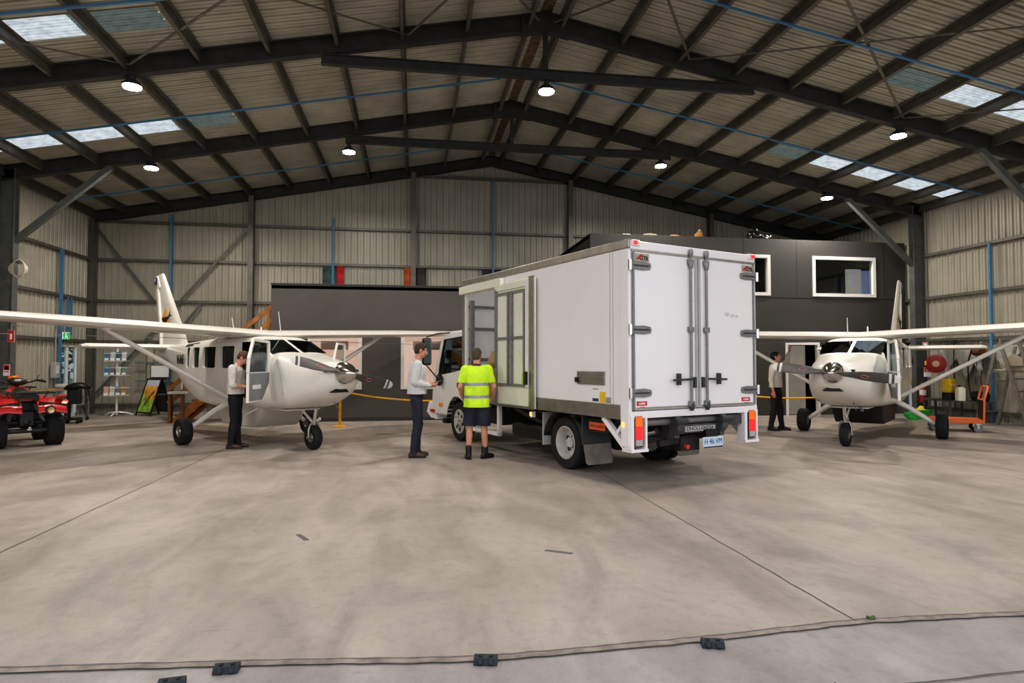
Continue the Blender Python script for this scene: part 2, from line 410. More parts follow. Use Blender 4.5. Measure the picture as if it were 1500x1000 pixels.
for x0, z0, x1, z1 in ((-9.7, 5.75, -8.0, 3.5), (-5.3, 5.75, -7.2, 3.5), (-7.2, 3.45, -9.6, .6), (-6.6, 3.4, -7.4, 2.3)):
    MB().bar((x0, YB - .18, z0), (x1, YB - .18, z1), .07, .03, (0, 1, 0)).build('wall_brace', STEEL if x0 < -6 else GIRT, None, 0)['kind'] = 'structure'
MB().bar((XL + .17, 19.35, .0), (XL + .17, 19.35, 4.72), .07, .07).build('blue_bridging', BLUE, None, 0)['kind'] = 'structure'
for y in (19.75, 19.95): MB().bar((XL + .15, y, 2.3), (XL + .15, y, 3.4), .04, .04).build('blue_conduit', BLUE, None, 0)['kind'] = 'structure'
MB().bar((XR - .17, 14.45, 0), (XR - .17, 14.45, 4.68), .06, .06).build('blue_bridging', BLUE, None, 0)['kind'] = 'structure'

# glazed side door, left wall
DG = glass_mat('door_glass', (205, 215, 215), .05)
mb = MB()
for a, b in ((19.5, 19.56), (20.0, 20.05), (20.49, 20.55)): mb.bx(XL - .03, XL + .05, a, b, 0, 2.06)
mb.bx(XL - .03, XL + .05, 19.5, 20.55, 2.0, 2.06).bx(XL - .03, XL + .05, 19.5, 20.55, 0, .1)
d1 = struct('door_1', mb, WHITE)
MB().bx(XL - .005, XL + .005, 19.53, 20.52, .05, 2.03).build('door_glass', DG, d1, 0)
for z, t in ((1.62, .07), (1.42, .05), (1.3, .05)): MB().bx(XL + .006, XL + .008, 20.12, 20.3, z, z + t).build('door_sticker', PAPER, d1, 0)
# open doorway, right wall
mb = MB().bx(XR - .06, XR + .05, 17.36, 17.45, 0, 2.12).bx(XR - .06, XR + .05, 16.95, 17.0, 0, 2.12).bx(XR - .06, XR + .05, 16.95, 17.45, 2.06, 2.12)
struct('door_2', mb, mat('door_lilac_white', (196, 200, 222), .5))
# outside: grass and distant trees seen through the doors
GR = mat('dry_grass', (150, 148, 100), .95, var=.3, scale=1.2)
mb = MB().bx(-70, XL - .12, -22, 70, -.3, -.05); struct('ground_grass_verge', mb, GR, 0)
mb = MB().bx(XR + .12, 90, -22, 70, -.3, -.05); struct('ground_grass_field', mb, GR, 0)
LEAF = mat('tree_leaves', (52, 74, 46), .8, var=.35, scale=2)
def tree(x, y, h, w, label, grp):
    t = thing('outdoor_tree', label, 'tree', (x, y, -.05), 0, grp)
    MB().cyl((0, 0, 0), (0, 0, h * .4), .16, .1, 9).build('trunk', BROWN, t)
    mb = MB(); rnd = random.Random(int(x * 7 + y))
    for _ in range(420):
        u, v_ = rnd.random() * 2 * pi, rnd.random(); q = rnd.random() ** .4
        zz = .18 * h + v_ * h * .82; rr = w * q * math.sqrt(max(.05, sin(pi * min(1, .12 + v_ * .86))))
        c = V((rr * cos(u), rr * sin(u), zz)); a = V((rnd.uniform(-1, 1), rnd.uniform(-1, 1), rnd.uniform(-1, 1))).normalized(); b = a.orthogonal().normalized(); s = rnd.uniform(.16, .34)
        vs = [mb.bm.verts.new(c + a * s), mb.bm.verts.new(c + b * s * .6), mb.bm.verts.new(c - a * s), mb.bm.verts.new(c - b * s * .6)]; mb.face(vs)
    mb.build('foliage', LEAF, t, 0)
tree(-14.0, 26.0, 4.2, 1.9, 'dark green tree outside the glazed side door', None)
tree(-19.6, 29.2, 3.2, 1.8, 'lower dark bushy tree further back outside the glazed side door', None)
tree(34, 40.2, 5.2, 3.4, 'distant dark green tree across the grass beyond the open right doorway', None)

# ------------------------------------------------------------------ two-level dark office block
YF = 17.4
def wall_holes(mb, x0, x1, z0, z1, holes, y0=YF, t=.12):
    xs = sorted({x0, x1} | {h[0] for h in holes} | {h[1] for h in holes}); zs = sorted({z0, z1} | {h[2] for h in holes} | {h[3] for h in holes})
    for a, b in zip(xs, xs[1:]):
        for c, d in zip(zs, zs[1:]):
            if not any(h[0] <= a and b <= h[1] and h[2] <= c and d <= h[3] for h in holes): mb.bx(a, b, y0, y0 + t, c, d)
    bmesh.ops.remove_doubles(mb.bm, verts=mb.bm.verts, dist=1e-5)
    return mb
WL = [(-2.72, -1.36, .86, 2.3), (-.3, 1.45, .86, 2.3)]
struct('wall_office_lower', wall_holes(MB(), -3.67, 4.95, .0, 3.62, WL), mat('warm_charcoal_cladding', (84, 80, 76), .62, var=.06, scale=1.2, bump=.05), 0)
struct('trim_11', MB().bx(-3.69, 4.95, YF - .02, YF + .3, 3.60, 3.64), STEELD, 0)
struct('wall_office_side', MB().bx(-3.67, -3.55, YF + .12, YB - .2, 0, 3.6), DWALL, 0)
struct('ceiling_office_lower', MB().bx(-3.67, 4.95, YF, YB - .2, 3.5, 3.58), STEELD, 0)
struct('baseboard_front', MB().bx(-3.67, 10.85, YF - .02, YF, 0, .09), STEELD, 0)
PINK = mat('pale_pink_blind', (242, 200, 182), .8, var=.04, scale=3, emit=(242, 196, 176), estr=.6)  # blind emission stands in for the lit room behind it
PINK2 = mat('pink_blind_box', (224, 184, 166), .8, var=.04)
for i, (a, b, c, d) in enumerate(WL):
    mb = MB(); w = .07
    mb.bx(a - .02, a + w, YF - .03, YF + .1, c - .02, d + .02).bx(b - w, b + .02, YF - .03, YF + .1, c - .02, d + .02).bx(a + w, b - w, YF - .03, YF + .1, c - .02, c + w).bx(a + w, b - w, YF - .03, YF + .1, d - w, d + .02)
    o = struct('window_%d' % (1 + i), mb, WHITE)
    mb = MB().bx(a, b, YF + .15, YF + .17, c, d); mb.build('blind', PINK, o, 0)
    MB().bx(a + .3, b - .35, YF + .1, YF + .15, d - .4, d - .17).build('blind_box', PINK2, o, 0)
    MB().bx(a + .03, b - .03, YF + .045, YF + .055, c + .03, d - .03).build('pane', GLASS_C, o, 0)
WU = [(8.35, 10.42, 3.55, 4.72), (11.82, 13.88, 3.55, 4.72)]
DR = (10.95, 11.95, 0, 2.12)
struct('wall_office_upper', wall_holes(MB(), 4.95, 14.92, 0, 5.22, WU + [DR]), DWALL, 0)
struct('wall_office_return', MB().bx(4.95, 5.07, YF + .12, YB - .2, 3.58, 5.22), DWALL, 0)
struct('ceiling_office_upper', MB().bx(4.95, 14.92, YF + .12, YB - .2, 5.1, 5.2), STEELD, 0)
struct('floor_office_upper', MB().bx(5.07, 14.9, YF + .12, YB - .2, 3.3, 3.42), STEELD, 0)
struct('trim_12', MB().bx(4.95, 14.92, YF - .006, YF, 3.465, 3.48), INK, 0)
for n, x in ((13, 7.4), (14, 9.6), (15, 11.3), (16, 14.2)): struct('trim_%d' % n, MB().bx(x, x + .008, YF - .003, YF, 3.48, 5.2), INK, 0)
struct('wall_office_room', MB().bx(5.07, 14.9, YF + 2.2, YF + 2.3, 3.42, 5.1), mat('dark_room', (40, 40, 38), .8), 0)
struct('wall_office_pale_panel', MB().bx(13.62, 14.12, YF + .9, YF + .98, 3.42, 4.52), mat('pale_panel', (190, 192, 186), .7, emit=(190, 192, 186), estr=.45), 0)  # panel glows by emission in place of light inside the room
struct('window_5', MB().bx(14.14, 14.62, YF + 1.0, YF + 1.04, 3.5, 4.5), mat('glowing_blue_pane', (150, 175, 210), .4, emit=(140, 172, 215), estr=.3), 0)  # daylight on this pane is put in as blue emission
for i, (a, b, c, d) in enumerate(WU):
    mb = MB(); w = .075
    mb.bx(a - .02, a + w, YF - .04, YF + .1, c - .02, d + .02).bx(b - w, b + .02, YF - .04, YF + .1, c - .02, d + .02).bx(a + w, b - w, YF - .04, YF + .1, c - .02, c + w).bx(a + w, b - w, YF - .04, YF + .1, d - w, d + .02)
    o = struct('window_%d' % (3 + i), mb, WHITE)
    MB().bx(a + .03, b - .03, YF + .045, YF + .055, c + .03, d - .03).build('pane', glass_mat('office_glass', (225, 225, 225), .03, mul=.25), o, 0)
# ground-floor office door, standing half open
mb = MB().bx(10.9, 10.97, YF - .03, YF + .1, 0, 2.15).bx(11.93, 12.0, YF - .03, YF + .1, 0, 2.15).bx(10.97, 11.93, YF - .03, YF + .1, 2.08, 2.15)
o = struct('door_3', mb, WHITE)
dl = MB().bx(11.0, 11.55, YF + .02, YF + .06, .02, 2.07).build('door_leaf', mat('door_grey', (150, 148, 142), .6), o, 0)
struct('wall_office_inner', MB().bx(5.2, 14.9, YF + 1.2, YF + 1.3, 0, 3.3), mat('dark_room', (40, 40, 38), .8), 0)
struct('trim_17', MB().bx(12.95, 13.05, YF - .03, YF + .02, 0, 2.1), WHITE, 0)
# ------------------------------------------------------------------ high-wing aircraft
CABIN = mat('dark_cabin_trim', (46, 47, 50), .8)
BLADE = mat('propeller_grey', (92, 90, 88), .45, .1, var=.05)
TITAN = mat('polished_spinner', (205, 203, 200), .14, 1., var=.02)
POD = mat('pod_white', (206, 200, 190), .35, var=.03, scale=2, coat=.3)
def se_ring(x, zb_, zt, hw, n, m=40, tum=.0):
    P = []; zc = (zb_ + zt) / 2; hz = (zt - zb_) / 2
    for i in range(m):
        t = 2 * pi * (i + .5) / m; c, s = cos(t), sin(t)
        y = hw * math.copysign(abs(c) ** (2 / n), c); z = hz * math.copysign(abs(s) ** (2 / n), s)
        P.append(V((x, y * (1 - tum * max(0, z / hz)), zc + z)))
    return P
FUS = [(3.385, 1.21, 1.5, .19, 2.1), (3.35, 1.13, 1.53, .28, 2.2), (3.25, 1.04, 1.56, .38, 2.4), (3.05, .93, 1.59, .47, 2.7), (2.8, .855, 1.62, .535, 3.1), (2.5, .77, 1.665, .585, 3.8), (2.2, .735, 1.71, .615, 4.2), (2.02, .72, 1.735, .63, 4.6),
       (1.8, .71, 1.82, .64, 5.2), (1.3, .69, 2.02, .64, 6), (1.15, .685, 2.06, .64, 6), (.4, .67, 2.08, .64, 6.5), (-.6, .66, 2.07, .64, 6.5), (-1.2, .70, 2.05, .64, 6), (-1.5, .78, 2.04, .635, 5.5), (-2.0, .93, 2.02, .60, 5),
       (-2.6, 1.16, 2.0, .5, 4.5), (-3.4, 1.43, 1.99, .34, 4), (-4.2, 1.62, 1.98, .21, 3.5), (-5.0, 1.74, 1.96, .08, 3)]
def cut(me, cutters, cav=None):
    o = bpy.data.objects.new('body_src', me); COL.objects.link(o); cs = []
    for c in cutters:
        cm = c.mesh('cutter'); co = bpy.data.objects.new('cutter', cm); COL.objects.link(co); cs.append(co)
        b = o.modifiers.new('b', 'BOOLEAN'); b.operation = 'DIFFERENCE'; b.solver = 'EXACT'; b.object = co
    r = baked(o)
    for c in cs: bpy.data.objects.remove(c)
    return r
def yz(pts, x0, x1): return MB().prism([(x0, y, z) for y, z in pts], (x1 - x0, 0, 0))
def xz(pts, y0, y1): return MB().prism([(x, y0, z) for x, z in pts], (0, y1 - y0, 0))
WINS = [(-1.78, -1.6), (-1.42, -1.06), (-.88, -.26), (-.04, .58)]
DOORP = [(.78, .9), (1.48, .9), (1.86, 1.2), (1.86, 1.66), (1.58, 1.95), (.78, 1.95)]
PILW = [(.86, 1.42), (1.8, 1.42), (1.84, 1.62), (1.52, 1.93), (.86, 1.93)]
def lerp3(a, b, t): return V(a) * (1 - t) + V(b) * t

def airfoil(le, te, zt, th, y, n=11):
    """closed section ring at span y from leading edge x=le to trailing edge x=te"""
    up, dn = [], []
    for i in range(n + 1):
        u = i / n; u = u * u * (3 - 2 * u) if i < n * .5 else u
        t = 5 * (.2969 * math.sqrt(u) - .126 * u - .3516 * u * u + .2843 * u ** 3 - .1015 * u ** 4)
        x = le + (te - le) * u
        up.append(V((x, y, zt + th * t * 1.05))); dn.append(V((x, y, zt - th * t * .62)))
    return up + list(reversed(dn[1:-1]))

def wheel(parent, c, r, w, hubr, axis, name='wheel'):
    a = V(axis).normalized()
    h = w / 2
    prof = [(hubr, -h * .75), (r * .72, -h), (r * .9, -h * .96), (r * .985, -h * .72), (r, -h * .35), (r * .985, -h * .3), (r, -h * .2), (r, h * .2), (r * .985, h * .3), (r, h * .35), (r * .985, h * .72), (r * .9, h * .96), (r * .72, h), (hubr, h * .75)]
    t = MB().lathe(prof, c, a, 36, True).build(name, TYRE, parent, 40)
    MB().lathe([(.001, -h * .66), (hubr * .35, -h * .7), (hubr * .45, -h * .5), (hubr * .9, -h * .55), (hubr * 1.02, -h * .8), (hubr * 1.02, h * .8), (hubr * .9, h * .55), (hubr * .45, h * .5), (hubr * .35, h * .7), (.001, h * .66)], c, a, 28).build('wheel_hub', ALU, t, 40)
    return t

def aircraft(loc, rz, label, doors, podm, prop_tilt, whip, nose_steer=0.):
    A = thing('aircraft', label, 'plane', loc, rz, 'white high-wing aircraft parked in the hangar')
    mb = MB().loft([se_ring(*f, tum=.03) for f in FUS]); me0 = mb.mesh('fus')
    C = [xz([(-1.86, 1.3), (-1.2, .86), (1.86, .84), (1.9, 1.5), (1.78, 1.74), (1.24, 1.965), (-1.0, 1.93), (-1.86, 1.9)], -.56, .56)]
    for a, b in WINS: C.append(xz(rrect(a, b, 1.45, 1.88, .05), -.9, .9))
    open_ = [d[0] for d in doors]
    for s in (-1, 1): C.append(xz(DOORP if s in open_ else PILW, s * .5, s * .9))
    C.insert(0, xz([(1.352, 1.81), (1.352, 1.987), (1.61, 2.31), (2.31, 2.11), (1.97, 1.741), (1.83, 1.643)], -.533, .533))
    me = cut(me0, C); me.materials.clear()
    fus = place('fuselage', me, [PLANE_W, CABIN], A, 42)
    for p in me.polygons:
        c = p.center
        if -2.005 < c.x < 1.905 and abs(c.y) < .5605 and .835 < c.z < 1.97: p.material_index = 1
    MB().bar((1.99, 0, 1.725), (1.3, 0, 2.005), .06, .03).build('windshield_post', PLANE_W, A, 0)
    # glazing
    for s in (-1, 1):
        for a, b in WINS: xz(rrect(a - .01, b + .01, 1.44, 1.89, .05), s * .57, s * .577).build('cabin_window', GLASS_D, A, 0)
        MB().prism([(1.985, s * .035, 1.735), (1.925, s * .54, 1.735), (1.36, s * .535, 1.965), (1.36, s * .035, 1.985)], (.012, 0, .012)).build('windshield_pane', glass_mat('windshield', (130, 140, 148), .16), A, 0)
    for s in (-1, 1):
        if s not in open_: xz(PILW, s * .57, s * .577).build('cabin_window', GLASS_D, A, 0)
    # seats and panel inside
    for sx in (.95, -.1, -1.1):
        for s in (-1, 1):
            MB().bx(sx - .22, sx + .2, s * .3 - .2, s * .3 + .2, .84, 1.16).prism([(sx - .16, s * .3 - .2, 1.12), (sx - .26, s * .3 - .2, 1.72), (sx - .34, s * .3 - .2, 1.72), (sx - .27, s * .3 - .2, 1.12)], (0, .4, 0)).build('cabin_seat', DGREY, A, 0, .03)
    MB().bx(1.6, 1.84, -.56, .56, 1.2, 1.6).build('instrument_panel', BLACK, A, 0, .03)
    # doors swung forward on their hinges
    for dside, door_ang in doors:
        hx, hy = 2.04, dside * .65; ca, sa = cos(R(door_ang)), sin(R(door_ang))
        def dp(x, z, off=0.): u = (1.87 - x) * .86; return V((hx - u * ca - off * sa, hy + dside * (u * sa - off * ca), z))
        def dpoly(pts, t, o=0.):
            e = dp(0, 0, t) - dp(0, 0, 0); return MB().prism([dp(x, z, o) for x, z in pts], e)
        lowp = [(.8, .9), (1.48, .9), (1.86, 1.2), (1.86, 1.4), (.8, 1.4)]
        cd = dpoly(lowp, .045).build('cabin_door', PLANE_W, A, 0, .008)
        dpoly([(.83, .93), (1.46, .93), (1.83, 1.22), (1.83, 1.385), (.83, 1.385)], .008, .046).build('door_lining', mat('door_lining_grey', (128, 130, 131), .6), cd, 0)
        dpoly([(.83, .93), (1.46, .93), (1.83, 1.22), (1.83, 1.385), (.83, 1.385)], .008, -.009).build('door_skin', mat('door_lining_grey', (128, 130, 131), .6), cd, 0)
        dpoly(rrect(.95, 1.35, 1.12, 1.19, .02), .012, -.022).build('door_placard', WHITE, cd, 0)
        mbf = MB(); up = [(.8, 1.4), (.84, 1.62), (1.06, 1.94), (1.86, 1.92), (1.86, 1.4)] if door_ang > 90 else [(.8, 1.4), (.8, 1.93), (1.5, 1.93), (1.86, 1.55), (1.86, 1.4)]
        for a, b in zip(up, up[1:]): mbf.bar(dp(*a, .02), dp(*b, .02), .04, .045)
        mbf.build('door_frame', PLANE_W, cd, 0)
        dpoly(up, .006, .018).build('door_glass', GLASS_C, cd, 0)
        dpoly(rrect(1.0, 1.4, 1.1, 1.18, .02), .02, .054).build('door_pocket', LGREY, cd, 0)
        MB().tube([dp(1.0, 1.3, .05), dp(1.0, 1.3, .09), dp(1.25, 1.3, .09), dp(1.25, 1.3, .05)], .012).build('door_handle', WHITE, cd)
    # wings
    for s in (-1, 1):
        rings = []
        for y, le, te in ((.0, 1.06, -.58), (.66, 1.06, -.58), (3.2, 1.04, -.52), (4.6, 1.0, -.3), (5.2, .93, -.12), (5.32, .8, .0)):
            rings.append(airfoil(le, te, 2.09 + .038 * y, .13 * (le - te) if y < 5.3 else .08, s * y))
        w = MB().loft(rings).build('wing', PLANE_W, A, 30)
        MB().bx(-.1, -.09, s * .9, s * 4.4, 2.02, 2.03).build('flap_seam', LGREY, w, 0)
        p1, p0 = V((.5, s * 2.76, 2.11)), V((.4, s * .6, .83))
        ax = (p1 - p0).normalized(); ch = V((1, 0, 0)); ch = (ch - ax * ch.dot(ax)).normalized(); th = ax.cross(ch)
        def sr(p, k): return [p + ch * (.085 * k * cos(2 * pi * i / 14)) + th * (.042 * k * sin(2 * pi * i / 14)) for i in range(14)]
        st = MB().loft([sr(p0, .7), sr(lerp3(p0, p1, .06), 1), sr(lerp3(p0, p1, .92), 1), sr(p1, .75)]).build('wing_strut', PLANE_W, A, 40)
        MB().ell(p1 + V((0, 0, .03)), (.14, .09, .045)).build('strut_fairing', PLANE_W, st, 60)
        MB().ell(p0 + V((0, -s * .01, 0)), (.12, .08, .06)).build('strut_fairing', PLANE_W, st, 60)
        # tailplane
        rr = []
        for y, le, te in ((.0, -3.98, -4.95), (.15, -3.98, -4.95), (1.85, -4.06, -4.86), (1.97, -4.16, -4.8)):
            rr.append(airfoil(le, te, 1.93, .15 if y < 1.9 else .09, s * y))
        MB().loft(rr).build('tailplane', PLANE_W, A, 30)
        # main gear
        leg = MB().tube([(.08, s * .45, .78), (.06, s * .75, .62), (.0, s * 1.2, .3)], [.06, .055, .045], 10).build('main_gear_leg', PLANE_W, A, 60)
        MB().tube([(.0, s * 1.14, .34), (0, s * 1.21, .27), (0, s * 1.36, .255)], .035, 8).build('axle', MGREY, leg, 60)
        wheel(A, (0, s * 1.32, .255), .255, .21, .105, (0, 1, 0), 'main_wheel')
    # fin and rudder
    def fring(z, le, te, t):
        n = 8; a = [V((le + (te - le) * (i / n), t * math.sin(pi * (.12 + .88 * (i / n)) ** .6) if 0 < i < n else 0, z)) for i in range(n + 1)]
        b = [V((p.x, -p.y, p.z)) for p in a[1:-1]]
        return a + list(reversed(b))
    MB().loft([fring(1.9, -3.2, -4.9, .06), fring(2.15, -3.38, -4.92, .06), fring(2.5, -3.66, -4.95, .055), fring(3.8, -4.83, -5.3, .03), fring(3.86, -4.92, -5.3, .015)]).build('fin', PLANE_W, A, 40)
    MB().loft([fring(1.86, -4.93, -5.12, .045), fring(2.5, -4.97, -5.26, .045), fring(3.5, -5.22, -5.5, .028), fring(3.52, -5.05, -5.5, .028), fring(3.83, -5.3, -5.54, .022)]).build('rudder', PLANE_W, A, 40)
    # cargo pod
    MB().loft([[V((x, y, z)) for x, y in rrect(x0, x1, -w, w, .05)] for z, x0, x1, w in ((.33, -.3, 1.06, .43), (.345, -.34, 1.1, .45), (.76, -.62, 1.5, .47))]).build('cargo_pod', podm, A, 40)
    MB().bx(1.45, 2.1, -.34, .34, .685, .715).build('cowl_flap', PLANE_W, A, 0, .01)
    # nose details
    for s in (-1, 1):
        MB().bx(3.1, 3.325, s * .2, s * .33, 1.395, 1.44).build('cooling_inlet', BLACK, A, 0, .01)
    yz([(-.2, 1.05), (.14, 1.05), (.06, 1.135), (-.1, 1.135)], 2.95, 3.322).build('air_intake', BLACK, A, 0)
    MB().tube([(2.3, .22, .8), (2.28, .24, .7), (2.2, .25, .66)], .03, 8).tube([(2.75, .2, .86), (2.85, .26, .7)], .008, 6).build('exhaust_pipe', MGREY, A, 60)
    # nose leg
    st, ct = sin(nose_steer), cos(nose_steer)
    ng = MB().cyl((2.5, 0, .74), (2.44, 0, .5), .032).cyl((2.445, 0, .52), (2.43, 0, .44), .024).build('nose_leg', CHROME, A, 40)
    MB().tube([(2.42, -.1, .215), (2.425, -.1, .36), (2.43, -.075, .45), (2.43, .075, .45), (2.425, .1, .36), (2.42, .1, .215)], .024, 8).cyl((2.42, -.13, .215), (2.42, .13, .215), .022).build('nose_fork', ALU, ng, 60)
    MB().bar((2.43, .0, .46), (2.0, .0, .7), .03, .03).bar((2.43, .05, .5), (2.56, .05, .56), .02, .05).build('drag_brace', PLANE_W, ng, 0)
    wheel(A, (2.42, 0, .215), .215, .15, .085, (0, 1, 0), 'nose_wheel')
    MB().tube([(1.2, -.45, .7), (1.16, -.6, .62), (1.06, -.7, .6)], .012, 6).build('entry_step', PLANE_W, A, 60)
    # propeller
    MB().lathe([(.19, 0), (.192, .05), (.18, .12), (.15, .2), (.108, .28), (.06, .35), (.02, .395), (.001, .4)], (3.33, 0, 1.38), (1, 0, 0), 32).build('spinner', TITAN, A, 30)
    for s in (-1, 1):
        d = V((0, s * cos(prop_tilt), -s * sin(prop_tilt))); q = V((0, sin(prop_tilt) , cos(prop_tilt)))
        def brng(r, ch, th, tw):
            cd_ = (q * cos(tw) + V((1, 0, 0)) * sin(tw) * s); nd = d.cross(cd_)
            return [V((3.4, 0, 1.38)) + d * r + cd_ * (ch * cos(2 * pi * i / 14)) + nd * (th * sin(2 * pi * i / 14)) for i in range(14)]
        tws = lambda r: R(52) * (1 - r) ** 1.0 + R(12)
        secs = [(.1, .045, .045), (.2, .05, .04), (.3, .075, .022), (.45, .098, .016), (.65, .1, .012), (.86, .088, .008)]
        b = MB().loft([brng(r, c, t, tws(r)) for r, c, t in secs]).build('propeller_blade', BLADE, A, 40)
        MB().loft([brng(r, c, t, tws(r)) for r, c, t in ((.862, .088, .0085), (.9, .084, .008))]).build('blade_stripe', WHITE, b, 40)
        MB().loft([brng(r, c, t, tws(r)) for r, c, t in ((.902, .084, .0078), (.94, .077, .007))]).build('blade_stripe', BLADE, b, 40)
        MB().loft([brng(r, c, t, tws(r)) for r, c, t in ((.942, .077, .007), (1.0, .055, .005), (1.03, .02, .003))]).build('blade_tip', WHITE, b, 40)
        r_ = .5; cd_ = (q * cos(tws(r_)) + V((1, 0, 0)) * sin(tws(r_)) * s); nd = d.cross(cd_); nd = nd if nd.x > 0 else -nd
        P = [V((3.4, 0, 1.38)) + d * (r_ + .055 * cos(2 * pi * i / 24)) + cd_ * (.034 * sin(2 * pi * i / 24)) + nd * .019 for i in range(24)]
        MB().tube(P, .006, 6, True).build('blade_decal', mat('decal_pink', (205, 120, 115), .5), b, 40)
    # aerials
    for (x, y, h, dx, r) in whip:
        MB().tube([(x, y, 2.13), (x - dx, y, 2.13 + h)], [r, r * .6], 6).build('aerial', WHITE, A, 60)
    # registration letters, flag, tail emblem
    for s in (-1, 1):
        text('registration_letters', 'VH-ANE', .3, INK, A, (-2.2, s * .578, 1.62), (-1, -.167, 0) if s > 0 else (1, -.167, 0), (0, 0, 1), .004, 'CENTER', .72)
        ys = s * .052
        MB().prism([(-5.46, s * .034, 3.6), (-5.3, s * .034, 3.6), (-5.3, s * .034, 3.78), (-5.47, s * .034, 3.78)], (0, s * .004, 0)).build('flag_decal', mat('flag_navy', (38, 40, 92), .5), A, 0)
        MB().prism([(-5.44, s * .038, 3.69), (-5.4, s * .038, 3.69), (-5.4, s * .038, 3.76), (-5.44, s * .038, 3.76)], (0, s * .003, 0)).build('flag_canton', PAPER, A, 0)
        em = MB().prism([(-4.78, s * .056, 2.46), (-4.42, s * .056, 2.46), (-4.36, s * .055, 2.62), (-4.5, s * .052, 2.86), (-4.6, s * .05, 2.95), (-4.72, s * .052, 2.82), (-4.84, s * .054, 2.68)], (0, s * .004, 0)).build('tail_emblem', mat('emblem_amber', (232, 170, 84), .5), A, 0)
        MB().prism([(-4.76, s * .061, 2.6), (-4.72, s * .061, 2.48), (-4.58, s * .061, 2.5), (-4.5, s * .06, 2.6), (-4.3, s * .059, 2.72), (-4.12, s * .058, 2.72), (-4.3, s * .059, 2.76), (-4.28, s * .059, 2.86), (-4.4, s * .059, 2.72), (-4.84, s * .061, 2.7)], (0, s * .004, 0)).build('emblem_bird', INK, em, 0)
        MB().prism([(-4.84, s * .062, 2.44), (-4.5, s * .062, 2.44), (-4.5, s * .062, 2.5), (-4.84, s * .062, 2.52)], (0, s * .004, 0)).build('emblem_red', RED, em, 0)
    return A
aircraft((-3.285, 13.80, 0), R(-50.97), 'white high-wing propeller plane on the left, tail toward the corner, man at its open door', [(-1, 133), (1, 46)], POD, R(13.5),
         [(-.55, -.1, .38, .16, .011), (1.2, 0, .42, .1, .011), (-2.9, .0, .001, 0, .001)][:2] + [(.2, .1, .16, .0, .022)])
aircraft((9.783, 12.514, 0), R(-137.16), 'white high-wing propeller plane on the right, nose toward the doors behind the truck', [(1, 163)], mat('pod_black', (30, 30, 31), .5), R(6),
         [(1.0, -.2, .36, -.02, .012), (.7, .12, .18, .0, .022)])
# ------------------------------------------------------------------ box truck, x forward from rear doors, y to its left
T = thing('box_truck', 'white box-body delivery truck with open sliding side door and twin rear doors', 'truck', (3.755, 8.068, 0), R(111.2))
HW, ZT, LB = 1.168, 3.12, 4.78
TB = MB
# box panels
TB().bx(.0, 3.28, HW - .05, HW, .93, 3.02).build('box_side_panel', BOXW, T, 0)
TB().bx(4.64, LB, HW - .05, HW, .86, 3.02).build('box_side_panel', BOXW, T, 0)
TB().bx(3.28, 4.64, HW - .05, HW, 2.83, 3.02).build('box_side_header', BOXW, T, 0)
TB().bx(0, LB, -HW, -HW + .05, .86, 3.02).build('box_side_panel', BOXW, T, 0)
TB().bx(LB - .06, LB, -HW + .05, HW - .05, .93, 3.02).build('box_bulkhead', BOXW, T, 0)
TB().bx(.0, LB, -HW + .05, HW - .05, 3.02, 3.03).build('box_roof', translucent('fibreglass_roof', (240, 242, 245), .85), T, 0)
TB().bx(0.06, LB, -HW + .05, HW - .05, .86, .93).build('box_floor', MGREY, T, 0)
for s in (-1, 1):
    TB().bx(-.02, LB + .02, s * (HW - .06), s * (HW + .015), 3.0, ZT).build('roof_rail', ALU, T, 0, .015)
    TB().bx(.16, 3.3 if s > 0 else LB, s * (HW - .02), s * (HW + .012), .84, 1.03).build('side_rail', ALU, T, 0, .006)
    TB().bx(-.02, .16, s * (HW - .04), s * (HW + .012), .5, 3.0).build('corner_post', BOXW, T, 0, .02)
TB().bx(LB - .1, LB + .02, HW - .05, HW + .014, .84, 3.0).build('corner_post', ALU, T, 0, .01)
TB().bx(3.3, LB, HW - .05, HW + .014, .84, .93).build('door_sill', ALU, T, 0, .006)
for x in (.30, .36): TB().bx(x, x + .008, HW, HW + .004, 1.03, 3.0).build('panel_joint', LGREY, T, 0)
TB().bx(3.16, LB, HW, HW + .09, 2.84, 2.98).build('sliding_track', CREAM, T, 0, .01)
# inside the box: bracing rails and cargo hints
for z in (1.62, 2.2, 2.62): TB().bx(LB - .1, LB - .06, -1.1, 1.1, z - .025, z + .025).build('tie_rail', GALV, T, 0)
TB().bx(4.52, 4.6, HW - .12, HW - .05, .93, 2.72).build('inner_post', GALV, T, 0)
for z in (1.75, 2.66): TB().bar((3.3, -HW + .09, z), (4.72, -HW + .09, z), .04, .05).build('tie_rail', GALV, T, 0)
# sliding door, slid back and standing proud of the side
sd = TB().bx(2.12, 3.34, HW + .03, HW + .075, .85, 2.88).build('sliding_door', CREAM, T, 0, .008)
def sb(n, x0, x1, z0, z1, m=ALU, d=.02, y=.075): TB().bx(x0, x1, HW + y, HW + y + d, z0, z1).build(n, m, sd, 0)
sb('door_edge', 2.10, 2.24, .84, 2.9, ALU, .02); sb('door_edge', 2.24, 2.33, 1.18, 2.84, WHITE, .03)
sb('door_edge', 3.27, 3.35, .84, 2.8, GALV, .02); sb('door_edge', 2.24, 3.27, .84, .88); sb('door_edge', 2.24, 3.35, 2.76, 2.84, CREAM, .02)
for x in (2.37, 2.76, 2.88): sb('door_batten', x - .022, x + .022, 1.18, 2.72, GALV, .035)
for z in (1.2, 1.96, 2.7): sb('door_batten', 2.35, 3.27, z - .02, z + .02, GALV, .028)
sb('door_latch', 2.25, 2.31, 1.22, 1.42, BLACK, .05, .1)
